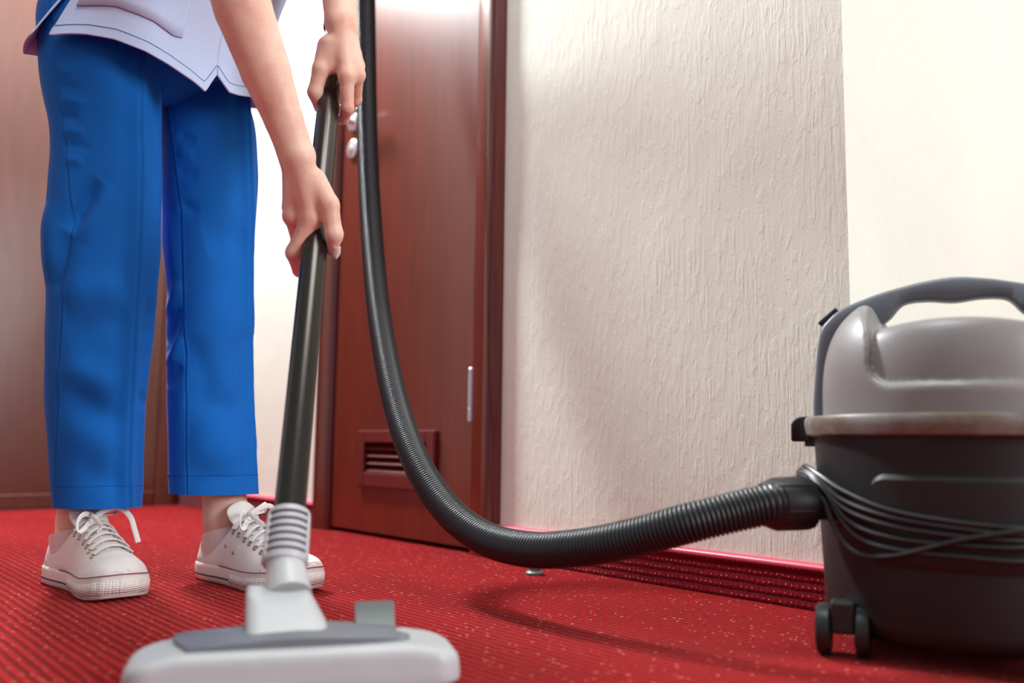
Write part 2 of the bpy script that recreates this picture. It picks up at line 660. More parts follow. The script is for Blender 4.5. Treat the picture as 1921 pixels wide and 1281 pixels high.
baseboard('baseboard_right', 0.0, S_CAS_R, CORNER, ROT_WALL, 'dark red carpet baseboard under the textured wall, right of the door')
baseboard('baseboard_left', S_CAS_L, S_FAR, CORNER, ROT_WALL, 'dark red baseboard left of the door, behind the legs')
baseboard('baseboard_front', -3.0, 0.0, CORNER, ROT_CROSS, 'dark red baseboard hidden behind the vacuum cleaner')

# ---- mahogany door with a louvre
door = empty('door_1', CORNER, ROT_WALL)
tag(door, 'glossy mahogany door with louvre vent and casing', 'door', kind='structure')


def casing(parent, x0, x1, top, mirror, wood_):
    """one upright of a moulded casing between x0 and x1"""
    prof = [(0.0, -0.01), (0.0, 0.010), (0.06, 0.016), (0.12, 0.019), (0.55, 0.024), (0.72, 0.026), (0.86, 0.022), (0.93, 0.016), (1.0, 0.012), (1.0, -0.01)]
    if mirror:
        prof = [(1 - a, y) for a, y in prof][::-1]
    b = MB()
    b.rings([[(x0 + (x1 - x0) * a, y, z) for a, y in prof] for z in (0.0, top)])
    return b.build('casing', wood_, parent, angle=30)


casing(door, S_CAS_R, S_LEAF_R - 0.004, DOOR_TOP + 0.085, True, 'casing')
casing(door, S_LEAF_L + 0.004, S_CAS_L, DOOR_TOP + 0.085, False, 'casing')
b = MB()
b.box(S_LEAF_R - 0.004, S_LEAF_L + 0.004, -0.01, 0.022, DOOR_TOP + 0.004, DOOR_TOP + 0.085)
bevel(b.build('casing', 'casing', door, False), 0.003)
# leaf with an opening for the vent
VX0, VX1, VZ0, VZ1 = 1.005, 1.305, 0.145, 0.236
b = MB()
lx0, lx1, lz0, lz1 = S_LEAF_R, S_LEAF_L, 0.011, DOOR_TOP
b.box(lx0, VX0, -0.038, 0.006, lz0, lz1)
b.box(VX1, lx1, -0.038, 0.006, lz0, lz1)
b.box(VX0, VX1, -0.038, 0.006, lz0, VZ0)
b.box(VX0, VX1, -0.038, 0.006, VZ1, lz1)
b.build('door_leaf', 'door', door, False)
# vent: raised frame and slats
b = MB()
fx0, fx1, fz0, fz1 = 0.990, 1.322, 0.120, 0.256
ox0, ox1, oz0, oz1 = 1.022, 1.290, 0.154, 0.226
b.box(fx0, ox0, 0.006, 0.017, fz0, fz1)
b.box(ox1, fx1, 0.006, 0.017, fz0, fz1)
b.box(ox0, ox1, 0.006, 0.017, fz0, oz0)
b.box(ox0, ox1, 0.006, 0.017, oz1, fz1)
vent = bevel(b.build('vent_frame', 'louver', door, False), 0.003)
for k in range(4):
    zc = oz0 + 0.009 + k * 0.018
    b = MB()
    ring = [(-0.014, 0.010), (-0.011, 0.0125), (0.012, -0.006), (0.009, -0.009)]
    b.rings([[(x, y, zc + z) for y, z in ring] for x in (ox0 - 0.004, ox1 + 0.004)])
    b.build('vent_slat', 'louver', vent, False)
b = MB()
b.box(VX0, VX1, -0.036, -0.032, VZ0, VZ1)
b.build('vent_shade_sheet', 'gap', vent, False)  # added sheet, shade behind the slats put in as near-black colour
# hinge
b = MB()
b.v = []
rs = []
for z, r in [(0.272, 0.004), (0.274, 0.0068), (0.300, 0.0068), (0.301, 0.0058), (0.302, 0.0068), (0.357, 0.0068), (0.358, 0.0058), (0.359, 0.0068), (0.385, 0.0068), (0.388, 0.004)]:
    rs.append([(S_LEAF_R + r * math.cos(a), 0.012 + r * math.sin(a), z) for a in np.linspace(0, 2 * math.pi, 14, endpoint=False)])
b.rings(rs)
b.build('hinge', 'satin', door)
# lever handle with rose, and key rose below
for zc, lever in ((1.075, True), (1.000, False)):
    b = MB()
    xc = 1.405
    rs = []
    for y, r in [(0.006, 0.026), (0.012, 0.026), (0.0145, 0.022), (0.0145, 0.010), (0.045 if lever else 0.018, 0.010), (0.047 if lever else 0.019, 0.006)]:
        rs.append([(xc + r * math.cos(a), y, zc + r * math.sin(a)) for a in np.linspace(0, -2 * math.pi, 28, endpoint=False)])
    b.rings(rs)
    hnd = b.build('handle_rose' if lever else 'key_rose', 'satin', door)
    if lever:
        C, _ = catmull([(xc, 0.045, zc), (xc - 0.02, 0.05, zc), (xc - 0.06, 0.05, zc + 0.002), (xc - 0.115, 0.047, zc - 0.002)], 20)
        tube_mesh(C, np.linspace(0.0095, 0.008, 20), 12).build('door_lever', 'satin', door)

# ---- brown wood door on the end wall
door2 = empty('door_2', FAR, ROT_CROSS)
tag(door2, 'plain brown wood door behind the person at the left', 'door', kind='structure')
casing(door2, 0.012, 0.095, DOOR_TOP + 0.08, True, 'panel')
casing(door2, 0.995, 1.078, DOOR_TOP + 0.08, False, 'panel')
b = MB()
b.box(0.095, 0.995, -0.01, 0.022, DOOR_TOP + 0.004, DOOR_TOP + 0.08)
b.build('casing', 'panel', door2, False)
b = MB()
b.box(0.097, 0.993, -0.01, 0.010, 0.006, DOOR_TOP)
bevel(b.build('door_leaf', 'panel', door2, False), 0.002)
b = MB()
b.box(0.097, 0.993, 0.0, 0.014, 0.004, 0.05)
bevel(b.build('kick_rail', 'panel', door2, False), 0.003)

# ---- small grey door stop on the carpet
ds = empty('door_stop', (0.045, 1.63, 0.0), 0.5)
tag(ds, 'small grey door stop on the carpet under the hose', 'door stop')
MB().lathe([(0.001, 0), (0.016, 0), (0.0165, 0.004), (0.013, 0.007), (0.010, 0.008)], 24).build('base', 'pedal', ds)
MB().lathe([(0.010, 0.007), (0.011, 0.012), (0.0115, 0.022), (0.009, 0.027), (0.001, 0.028)], 24).build('bumper', 'pedal', ds)

# ------------------------------------------------------------------ vacuum cleaner canister
VC = np.array([0.530, 1.075, 0.0])
VROT = math.radians(-26.2)
vac = empty('vacuum_cleaner', VC, VROT)
tag(vac, 'grey and black canister vacuum cleaner with carry handle', 'vacuum cleaner')

# tank
prof = [(0.001, 0.020), (0.125, 0.020), (0.143, 0.022), (0.151, 0.029), (0.1545, 0.042), (0.156, 0.09), (0.160, 0.17), (0.163, 0.235), (0.164, 0.2445), (0.15, 0.246)]
tank = MB().lathe(prof, 96).build('tank', 'vac_dark', vac)
# arched raised panel on the front of the tank
def shell_patch(th0, th1, zlo, zhi, off, rtab, nth=48, nz=12, corner=0.02):
    V, Fc = [], []
    for i in range(nth + 1):
        a = i / nth
        th = th0 + (th1 - th0) * a
        arc = min(a, 1 - a) * (th1 - th0) * 0.16
        cut = 0.0
        if arc < corner:
            cut = corner - math.sqrt(max(0, corner ** 2 - (corner - arc) ** 2))
        for j in range(nz + 1):
            z = zlo + (zhi - cut - zlo) * j / nz
            edge = min(1.0, min(i, nth - i) / 1.0, min(j, nz - j) / 1.0)
            r = rtab(z) + (off if edge > 0 else -0.002)
            V.append((r * math.cos(th), r * math.sin(th), z))
    for i in range(nth):
        for j in range(nz):
            a = i * (nz + 1) + j
            Fc.append((a, a + nz + 1, a + nz + 2, a + 1))
    return V, Fc


rtab = lambda z: float(np.interp(z, [0.056, 0.09, 0.17, 0.235], [0.1535, 0.156, 0.160, 0.163]))
V_, F_ = shell_patch(math.radians(236), math.radians(304), 0.10, 0.205, 0.003, rtab)
obj('tank_panel', V_, F_, 'vac_panel', vac, True, 30)
# rim
prof = [(0.160, 0.2425), (0.169, 0.2425), (0.1725, 0.2445), (0.1745, 0.254), (0.1745, 0.262), (0.1725, 0.2655), (0.166, 0.2665), (0.150, 0.2665)]
MB().lathe(prof, 96, caps=False).build('rim', 'vac_rim', vac)


# lid
def lid_f(P):
    x, y, z = P[:, 0], P[:, 1], P[:, 2]
    rho = np.sqrt(x * x + y * y)
    n_ = 3.1
    R, H, z0 = 0.1525, 0.156, 0.264
    zz = np.abs(z - z0)
    q = ((rho / R) ** n_ + (zz / H) ** n_) ** (1 / n_)
    dome = (q - 1) * 0.14
    crown = 0.362 + 0.010 * (1 - (x / 0.09) ** 2)
    ch = np.maximum((np.abs(x) - 0.072 + 0.07 * y - 0.40 * np.maximum(z - 0.36, 0)) * 0.9, crown - z)
    d1 = -smin(-dome, ch, 0.014)
    # recessed panel at the front and back
    bx = rbox(P - np.array([0, 0, 0.352]), (0, 0, 0), (0.086, 0.3, 0.052), 0.022)
    shell = np.maximum(bx, -(dome + 0.008))
    return -smin(-d1, shell, 0.009)


P_, Q_ = sdf_mesh(lid_f, (-0.17, -0.17, 0.2645), (0.17, 0.17, 0.43), 0.003, slack=2.2)
lid = fast_obj('lid', P_, Q_, 'vac_lid', vac)

# carry handle: an arch running over the lid
outer = [(-0.163, 0.266), (-0.1615, 0.300), (-0.1535, 0.368), (-0.1415, 0.389), (-0.124, 0.402), (-0.100, 0.4115), (-0.081, 0.418), (-0.055, 0.4245), (-0.033, 0.429), (0.0, 0.4325)]
inner = [(-0.140, 0.266), (-0.139, 0.300), (-0.133, 0.350), (-0.122, 0.366), (-0.108, 0.374), (-0.090, 0.376), (-0.072, 0.388), (-0.056, 0.4045), (-0.030, 0.4075), (0.0, 0.4045)]
outer += [(-x, z) for x, z in outer[-2::-1]]
inner += [(-x, z) for x, z in inner[-2::-1]]
outer, _ = catmull([(x, 0, z) for x, z in outer], 70)
rings_ = []
oc, _ = catmull([(x, 0, z) for x, z in inner], 400)
ik = np.array([(x, 0, z) for x, z in inner])
# pair inner with outer by parameter of the control points
full_o = [(-0.163, 0.266), (-0.1615, 0.300), (-0.1535, 0.368), (-0.1415, 0.389), (-0.124, 0.402), (-0.100, 0.4115), (-0.081, 0.418), (-0.055, 0.4245), (-0.033, 0.429), (0.0, 0.4325)]
full_o += [(-x, z) for x, z in full_o[-2::-1]]
kk = np.arange(len(full_o))
fo = [smooth_table(kk, [p[c] for p in full_o]) for c in (0, 1)]
fi = [smooth_table(kk, [p[c] for p in ik[:, [0, 2]]]) for c in (0, 1)]
for s in np.linspace(0, len(full_o) - 1, 90):
    o2 = np.array([fo[0](s), fo[1](s)])
    i2 = np.array([fi[0](s), fi[1](s)])
    hw = 0.017
    e = 0.0035
    dvec = (i2 - o2)
    dl = np.linalg.norm(dvec) + 1e-9
    dn = dvec / dl
    a1 = o2 + dn * e
    a2 = i2 - dn * e
    rings_.append([(o2[0], -hw + e, o2[1]), (o2[0], hw - e, o2[1]), (a1[0], hw, a1[1]), (a2[0], hw, a2[1]), (i2[0], hw - e, i2[1]),
                   (i2[0], -hw + e, i2[1]), (a2[0], -hw, a2[1]), (a1[0], -hw, a1[1])])
MB().rings(rings_).build('carry_handle', 'vac_arch', vac, angle=50)
# black rocker switch on the shoulder of the arch
sw = MB()
sw.box(-0.0145, 0.0145, -0.009, 0.009, 0, 0.006)
o = bevel(sw.build('switch', 'black', vac, False), 0.002)
o.location = (-0.1415, 0, 0.3905)
o.rotation_euler = (0, -math.radians(40), 0)
# latch on the left and its twin on the right
for sgn in (-1, 1):
    lt = MB()
    prof = [(0.168, 0.236), (0.1885, 0.236), (0.190, 0.238), (0.190, 0.257), (0.187, 0.2635), (0.180, 0.2665), (0.170, 0.2675)]
    rs = []
    for yy in (-0.020, -0.018, 0.018, 0.020):
        sc = 0.93 if abs(yy) > 0.019 else 1.0
        rs.append([(sgn * (0.168 + (x - 0.168) * sc), yy, 0.25 + (z - 0.25) * sc) for x, z in prof])
    if sgn > 0:
        rs = rs[::-1]
    lt.rings(rs)
    lt.box(*sorted((sgn * 0.155, sgn * 0.174)), -0.016, 0.016, 0.230, 0.243)
    lt.build('latch', 'black', vac, angle=50)

# casters: twin wheels with a hub block and stem
for k, ang in enumerate((220.5, 310.5, 40.5, 130.5)):
    th = math.radians(ang)
    hub = MB()
    hub.box(-0.013, 0.013, -0.017, 0.017, 0.026, 0.060)
    hub_o = bevel(hub.build('caster', 'black', vac, False), 0.003)
    hub_o.location = (0.163 * math.cos(th), 0.163 * math.sin(th), 0)
    hub_o.rotation_euler = (0, 0, math.radians(3) if k == 0 else th + 1.2)
    for sgn in (-1, 1):
        wh = MB()
        rs = []
        for y, r in [(0.0125, 0.006), (0.0125, 0.0235), (0.0145, 0.0275), (0.0205, 0.0282), (0.0265, 0.0272), (0.0285, 0.024), (0.0285, 0.008), (0.0275, 0.006)]:
            rs.append([(sgn * y, r * math.cos(a), 0.0282 + r * math.sin(a)) for a in np.linspace(0, sgn * 2 * math.pi, 32, endpoint=False)])
        wh.rings(rs)
        wh.build('wheel', 'black', hub_o)

# power cord wound round the tank, hooked over the hose inlet
def cord_pts(tab, off):
    out = []
    for th, z, r in tab:
        a = math.radians(th) - VROT
        out.append((r * math.cos(a) + off[0], r * math.sin(a) + off[1], z))
    return out


cords = [
    [(150, 0.185, 0.172), (165, 0.203, 0.176), (176, 0.206, 0.178), (187, 0.197, 0.175), (200, 0.181, 0.170), (220, 0.164, 0.168), (243, 0.1555, 0.1675), (265, 0.152, 0.1675), (300, 0.152, 0.168)],
    [(150, 0.183, 0.172), (166, 0.200, 0.180), (177, 0.202, 0.182), (188, 0.193, 0.179), (200, 0.171, 0.171), (220, 0.157, 0.168), (243, 0.1495, 0.1675), (265, 0.146, 0.1675), (300, 0.149, 0.168)],
    [(150, 0.180, 0.176), (168, 0.198, 0.183), (178, 0.199, 0.184), (189, 0.191, 0.181), (201, 0.162, 0.172), (220, 0.148, 0.168), (243, 0.142, 0.1675), (265, 0.140, 0.1675), (300, 0.145, 0.168)],
    [(150, 0.177, 0.178), (169, 0.195, 0.184), (180, 0.195, 0.184), (191, 0.186, 0.181), (203, 0.149, 0.172), (220, 0.136, 0.168), (243, 0.133, 0.1675), (265, 0.134, 0.1675), (300, 0.141, 0.168)],
    [(150, 0.190, 0.178), (168, 0.193, 0.183), (180, 0.194, 0.183), (193, 0.170, 0.182), (198, 0.138, 0.177), (206, 0.116, 0.172), (221, 0.118, 0.170), (243, 0.139, 0.1705), (265, 0.152, 0.1705), (300, 0.160, 0.170)],
    [(150, 0.175, 0.172), (170, 0.191, 0.176), (181, 0.192, 0.177), (194, 0.168, 0.176), (206, 0.134, 0.171), (222, 0.124, 0.169), (243, 0.122, 0.168), (265, 0.121, 0.168), (300, 0.135, 0.168)],
]
pd = np.array([math.cos(math.radians(187) - VROT), math.sin(math.radians(187) - VROT), 0])
tube_mesh([pd * q + np.array([0, 0, 0.166]) for q in (0.150, 0.160, 0.1605, 0.185)], [0.026, 0.026, 0.0195, 0.0195], 24).build('hose_port', 'black', vac, angle=40)
mbc = MB()
for tab in cords:
    C, L = catmull(cord_pts(tab, (0, 0)), 70)
    tb = tube_mesh(C, 0.0031, 8)
    mbc.add(tb.v, tb.f)
cordo = mbc.build('power_cord', 'cord', vac)
cordo['label'] = 'black power cord wound round the tank'

# ------------------------------------------------------------------ hose
hose = empty('vacuum_hose', (0.30, 1.04, 0.0))
tag(hose, 'black corrugated vacuum hose running from the canister to the wand', 'hose')


def world_child(o, parent):
    o.parent = parent
    o.matrix_parent_inverse = Matrix.LocRotScale(parent.location, parent.rotation_euler, None).inverted()
    return o


hose_px = [(1468, 943, 1.040), (1425, 949, 1.038), (1300, 979, 1.05), (1180, 1011, 1.09), (1080, 1028, 1.14), (985, 1030, 1.20), (900, 1004, 1.28),
           (830, 945, 1.37), (775, 853, 1.47), (737, 735, 1.60), (710, 580, 1.75), (696, 420, 1.87), (689, 250, 1.96), (687, 100, 2.01), (686, -20, 2.02)]
hpts = [at(*p) for p in hose_px]
end = at(640, -95, 1.52)
hpts += [np.array([-0.345, 1.99, 1.30]), np.array([-0.352, 1.88, 1.40]), np.array([-0.345, 1.73, 1.36]), np.array([-0.335, 1.62, 1.22]), np.array([-0.326, 1.555, 1.115])]
C, L = catmull(hpts, 10)
pitch_ = 0.0052
nper = int(L / pitch_)
C, L = catmull(hpts, nper * 4 + 1)
rad = np.tile([0.0206, 0.0229, 0.0233, 0.0226], nper + 1)[:nper * 4 + 1]
world_child(tube_mesh(C, rad, 24).build('corrugated_tube', 'hose', angle=80), hose)
# rigid cuff at the canister, octagonal with a ridge
cdir = np.array([-0.995, -0.09, -0.04])
cdir /= np.linalg.norm(cdir)
c0 = VC + np.array([-0.1856, -0.0228, 0.166])
cs = [c0 + cdir * d_ for d_ in (0.0, 0.002, 0.044, 0.050, 0.053, 0.057)]
cr_ = [0.0285, 0.0298, 0.0298, 0.0275, 0.0262, 0.0240]
world_child(tube_mesh(cs, cr_, 16, up=(0, 0, 1)).build('cuff', 'black', angle=35), hose)
for a in np.linspace(0, 2 * math.pi, 6, endpoint=False) + 0.25:
    p = 0.0293 * (math.cos(a) * np.array([0.0, 1.0, 0]) + math.sin(a) * np.array([0, 0, 1.0]))
    tbm = tube_mesh([c0 + cdir * 0.004 + p, c0 + cdir * 0.02 + p, c0 + cdir * 0.044 + p], [0.0014, 0.0018, 0.0014], 8)
    world_child(tbm.build('grip_rib', 'black'), hose)

# ------------------------------------------------------------------ wand and floor tool
WB = at(541, 985, 1.0)
WU = at(619, 165, 1.405)
wdir = (WU - WB) / np.linalg.norm(WU - WB)
wand_top = WU + wdir * 0.215
tool = empty('floor_tool', (-0.199, 0.885, 0.0), math.radians(15.6))
tag(tool, 'grey vacuum floor nozzle on the carpet with black tube wand', 'vacuum wand')
# tube: two telescoping pieces
tl = np.linalg.norm(wand_top - WB)
st = [(-0.03, 0.0172), (0.62 * tl, 0.0172), (0.621 * tl, 0.0172), (tl * 0.94, 0.0172), (tl, 0.0172)]
world_child(tube_mesh([WB + wdir * a for a, r in st], [r for a, r in st], 40).build('tube', 'tube', angle=50), tool)
# handle cuff at the top of the tube, above the upper hand
st = [(-0.05, 0.0205), (-0.045, 0.0215), (0.0, 0.0225), (0.03, 0.0245), (0.055, 0.0250), (0.058, 0.0235)]
world_child(tube_mesh([wand_top + wdir * a for a, r in st], [r for a, r in st], 32).build('handle_cuff', 'black', angle=50), tool)

# ribbed collar
colr_c = WB
st = [(-0.046, 0.0205), (-0.0455, 0.0236), (-0.042, 0.0243), (0.010, 0.0232), (0.014, 0.0222), (0.016, 0.0195), (0.012, 0.0176)]
collar = world_child(tube_mesh([WB + wdir * a for a, r in st], [r for a, r in st], 48).build('collar', 'tool_light', angle=50), tool)
# two flat thumb fields with six slots each (front and back)
view = cam_pos - WB
view -= wdir * (view @ wdir)
view /= np.linalg.norm(view)
side = np.cross(wdir, view)
fs = MB()
slots = MB()
for sg in (1,):
    for i in range(6):
        d0 = -0.0365 + i * 0.0086
        pts = []
        for a in np.linspace(-0.92, 0.92, 15):
            rr = 0.0240 - 0.0155 * (d0 + 0.058) / 0.068 * 0.07
            pts.append(WB + wdir * d0 + rr * 1.012 * (math.cos(a) * view * sg + math.sin(a) * side))
        tb = tube_mesh(pts, 0.0017, 8)
        ms = tb.build('slot', 'slot')
        ms.parent = collar
for sg in (-1, 1):
    a = sg * 1.02
    pts = [WB + wdir * d_ + (0.0246 - 0.001 * (d_ + 0.058) / 0.068) * (math.cos(a) * view + math.sin(a) * side) for d_ in (-0.043, -0.038, -0.02, 0.004, 0.009)]
    tb = tube_mesh(pts, [0.001, 0.0022, 0.0022, 0.0022, 0.001], 8)
    ms = tb.build('collar_rib', 'tool_light')
    ms.parent = collar

# neck cone between collar and swivel block
nb0 = WB - wdir * 0.040
nb1 = at(540, 1104, 0.955)
ndir = (nb1 - nb0)
st = [(0.0, 0.0200), (0.02, 0.0200), (0.28, 0.0203), (0.31, 0.0198), (0.8, 0.0222), (1.25, 0.0236)]
world_child(tube_mesh([nb0 + ndir * a for a, r in st], [r for a, r in st], 40).build('neck', 'tool_light', angle=50), tool)

# swivel block (tool frame): wedge from the base up to the neck
def wedge_f(P):
    x, y, z = P[:, 0], P[:, 1], P[:, 2]
    tz = np.clip((z - 0.030) / 0.048, 0.0, 1.2)
    xc = -0.015 * tz - 0.004
    hx = 0.0440 - 0.0130 * tz
    yf = -0.031 + 0.072 * tz
    d = np.maximum(np.abs(x - xc) - hx, np.maximum((yf - y) * 0.72, y - 0.088))
    d = -smin(-d, -np.maximum(z - 0.078 - 0.10 * (y - 0.05), 0.016 - z), 0.006)
    e = -smin(-(np.abs(x - xc) - hx), -((yf - y) * 0.64), 0.014)
    return np.maximum(d, e) * 0.9


P_, Q_ = sdf_mesh(wedge_f, (-0.06, -0.05, 0.0), (0.06, 0.10, 0.10), 0.002, slack=2)
fast_obj('swivel_block', P_, Q_, 'tool_light', tool)


# base shell
def base_f(P):
    x, y, z = P[:, 0], P[:, 1], P[:, 2]
    ax = np.abs(x)
    # plan outline with rounded corners, front edge slightly bowed
    qx = ax - 0.126
    qy = np.abs(y) - 0.016
    R = 0.027
    plan = np.sqrt(np.maximum(qx, 0) ** 2 + np.maximum(qy, 0) ** 2) + np.minimum(np.maximum(qx, qy), 0) - R
    plan = plan + 0.10 * np.maximum(z - 0.012, 0)
    top = z - (0.0395 + 0.05 * (y + 0.043) - 0.9 * np.maximum(ax - 0.10, 0) ** 1.5)
    d = -smin(-plan, -top, 0.010)
    return np.maximum(d, 0.003 - z)


P_, Q_ = sdf_mesh(base_f, (-0.17, -0.06, 0.0), (0.17, 0.06, 0.06), 0.0025, slack=2)
fast_obj('nozzle_base', P_, Q_, 'tool_light', tool)

# dark top insert
ins = MB()
outl = [(-0.098, -0.027), (0.090, -0.021), (0.094, 0.006), (0.088, 0.034), (0.045, 0.040), (-0.045, 0.040), (-0.106, 0.032), (-0.112, 0.012)]
def ins_z(x, y):
    return 0.0435 + 0.05 * (y + 0.043) + 0.004 * math.exp(-((abs(x) - 0.0) / 0.062) ** 2)
op, _ = catmull([(x, y, 0) for x, y in outl + outl[:1]], 73)
op = op[:-1]
rings_ = []
for sc, dz in ((1.0, -0.012), (1.0, -0.0015), (0.985, 0.0), (0.6, 0.001), (0.25, 0.001), (0.02, 0.001)):
    rings_.append([(p[0] * sc, p[1] * sc, ins_z(p[0] * sc, p[1] * sc) + dz) for p in op])
ins.rings(rings_)
ins.build('top_insert', 'tool_dark', tool, angle=40)

# foot pedal
pe = MB()
prof = [(0.020, 0.024), (0.012, 0.036), (0.016, 0.040), (0.032, 0.047), (0.046, 0.069), (0.0495, 0.0685), (0.050, 0.0645), (0.040, 0.038), (0.036, 0.024)]
rs = []
for x, sc in ((-0.0195, 0.94), (-0.018, 1.0), (0.018, 1.0), (0.0195, 0.94)):
    cy = sum(p[0] for p in prof) / len(prof)
    cz = sum(p[1] for p in prof) / len(prof)
    rs.append([(0.076 + x, cy - 0.008 + (y - cy) * sc, cz + (z - cz) * sc) for y, z in prof])
pe.rings(rs)
pe.build('pedal', 'pedal', tool, angle=40)

# ------------------------------------------------------------------ person
person = empty('person', (-0.64, 1.46, 0.0))
tag(person, 'person in pale blue tunic and bright blue trousers holding the vacuum wand', 'person')


def pchild(o):
    return world_child(o, person)


FX, FY = 0.878, -0.479            # facing
FV = np.array([FX, FY, 0.0])
SV = np.array([-FY, FX, 0.0])     # towards the person's left


class Body:
    """smooth union of round cones, grouped"""
    def __init__(self):
        self.groups = []           # (list of prims, inner k, outer k)

    def group(self, prims, k_in, k_out):
        self.groups.append(([(np.array(a, float), np.array(b, float), ra, rb) for a, b, ra, rb in prims], k_in, k_out))

    def __call__(self, P):
        c = P.mean(0)
        rad = np.linalg.norm(P - c, axis=1).max()
        tot = None
        for prims, ki, ko in self.groups:
            d = None
            for a, b, ra, rb in prims:
                ba = b - a
                tt = np.clip((c - a) @ ba / (ba @ ba + 1e-12), 0, 1)
                dc = np.linalg.norm(c - a - tt * ba) - max(ra, rb)
                if dc > rad + 0.03 and len(P) < 6000:
                    continue
                e = rcone(P, a, b, ra, rb)
                d = e if d is None else (smin(d, e, ki) if ki else np.minimum(d, e))
            if d is None:
                continue
            tot = d if tot is None else (smin(tot, d, ko) if ko else np.minimum(tot, d))
        return tot if tot is not None else np.full(len(P), 1.0)


body = Body()
pel = np.array([-0.600, 1.500, 0.86])
neck = np.array([-0.285, 1.335, 1.36])
shR = np.array([-0.385, 1.185, 1.15])
shL = np.array([-0.245, 1.475, 1.34])
chest = (shR + shL) / 2 + np.array([-0.03, 0.01, -0.03])
hipR = pel - SV * 0.085 - np.array([0, 0, 0.02])
hipL = pel + SV * 0.085 - np.array([0, 0, 0.02])
kneeR = at(190, 490, 1.43)
kneeL = at(392, 500, 1.555)
ankR = at(152, 985, 1.475)
ankL = at(424, 972, 1.535)
torso = [(pel - FV * 0.03 + np.array([0, 0, 0.03]), pel + (chest - pel) * 0.5, 0.065, 0.080), (pel + (chest - pel) * 0.5, chest, 0.080, 0.085),
         (hipR - FV * 0.02, hipL - FV * 0.02, 0.040, 0.040), (shR + (shL - shR) * 0.12, shL + (shR - shL) * 0.12, 0.05, 0.05),
         (chest, neck, 0.07, 0.048), (neck, neck + np.array([0.05, -0.025, 0.07]), 0.047, 0.047)]
body.group(torso, 0.02, 0)
headc = neck + np.array([0.085, -0.045, 0.145])
body.group([(headc + np.array([-0.02, 0.01, 0.03]), headc + np.array([0.015, -0.008, 0.02]), 0.082, 0.078),
            (headc + np.array([0.02, -0.011, -0.02]), headc + np.array([0.045, -0.025, -0.075]), 0.062, 0.034)], 0.03, 0.02)
body.group([(headc + FV * 0.087 + np.array([0, 0, 0.012]), headc + FV * 0.103 + np.array([0, 0, -0.028]), 0.008, 0.013)], 0.01, 0.008)
for sg in (-1, 1):
    e = headc + SV * sg * 0.082 - FV * 0.01
    body.group([(e + np.array([0, 0, 0.022]), e + np.array([0, 0, -0.018]), 0.012, 0.008)], 0.01, 0.004)
for hip, knee, ank, fd in ((hipR, kneeR, ankR, -46), (hipL, kneeL, ankL, -40)):
    f = np.array([math.cos(math.radians(fd)), math.sin(math.radians(fd)), 0])
    low = ank.copy(); low[2] = 0.062
    body.group([(hip, knee, 0.045, 0.050), (knee, knee + (ank - knee) * 0.35, 0.050, 0.051), (knee + (ank - knee) * 0.35, ank, 0.050, 0.0330),
                (ank, low, 0.0325, 0.031), (low - f * 0.02 - np.array([0, 0, .012]), low + f * 0.05 - np.array([0, 0, .015]), 0.026, 0.026), (low + f * 0.05 - np.array([0, 0, .015]), low + f * 0.15 - np.array([0, 0, .026]), 0.026, 0.017)], 0.02, 0.03)

# right arm and the lower hand
elR = at(427, -62, 1.150)
wrR = at(557, 292, 1.200)
body.group([(shR, shR + (elR - shR) * 0.5, 0.044, 0.041), (shR + (elR - shR) * 0.5, elR, 0.041, 0.036)], 0.02, 0.03)
m1 = elR + (wrR - elR) * 0.22
m2 = elR + (wrR - elR) * 0.55
m3 = elR + (wrR - elR) * 0.80
body.group([(elR, m1, 0.0355, 0.0385), (m1, m2, 0.0385, 0.0335), (m2, m3, 0.0335, 0.0265), (m3, wrR, 0.0265, 0.0240)], 0.002, 0.010)


def hand(wr, mcps, wr_r, palm_r, extra, fingers, thumb):
    prims = []
    wside = np.array(mcps[0]) - np.array(mcps[-1])
    for i, mc in enumerate(mcps):
        o = wside * (0.30 * (1 - 2 * i / (len(mcps) - 1)))
        prims.append((wr + o * 0.6, mc, wr_r, palm_r[i]))
    prims += extra
    body.group(prims, 0.008, 0.010)
    for ch, rr in fingers:
        body.group([(ch[i], ch[i + 1], rr[i], rr[i + 1]) for i in range(len(ch) - 1)], 0.004, 0.0045)
    body.group([(thumb[0][i], thumb[0][i + 1], thumb[1][i], thumb[1][i + 1]) for i in range(len(thumb[0]) - 1)], 0.006, 0.008)


A = at
iR = [A(584, 411, 1.214), A(553, 474, 1.222), A(563, 506, 1.254), A(584, 512, 1.276)]
mR = [A(549, 405, 1.222), A(560, 452, 1.258), A(570, 482, 1.284), A(590, 488, 1.290)]
gR = [A(545, 390, 1.242), A(556, 432, 1.284), A(574, 455, 1.303), A(598, 460, 1.303)]
pR = [A(549, 370, 1.262), A(566, 408, 1.303), A(584, 425, 1.318), A(604, 430, 1.316)]
tR = [A(590, 338, 1.206), A(617, 384, 1.206), A(627, 440, 1.208), A(624, 470, 1.222)]
hand(wrR, [iR[0], mR[0], gR[0], pR[0]], 0.0185, [0.0125, 0.0120, 0.0115, 0.0105],
     [(iR[0], iR[0], 0.0135, 0.0135), (mR[0], mR[0], 0.0130, 0.0130), (A(575, 345, 1.208), A(595, 385, 1.213), 0.016, 0.010)],
     [(iR, [0.0138, 0.0124, 0.0104, 0.0085]), (mR, [0.0115, 0.0100, 0.0086, 0.0078]), (gR, [0.011, 0.0095, 0.0082, 0.0075]), (pR, [0.010, 0.0084, 0.0074, 0.0068])],
     (tR, [0.0165, 0.0135, 0.0115, 0.0082]))

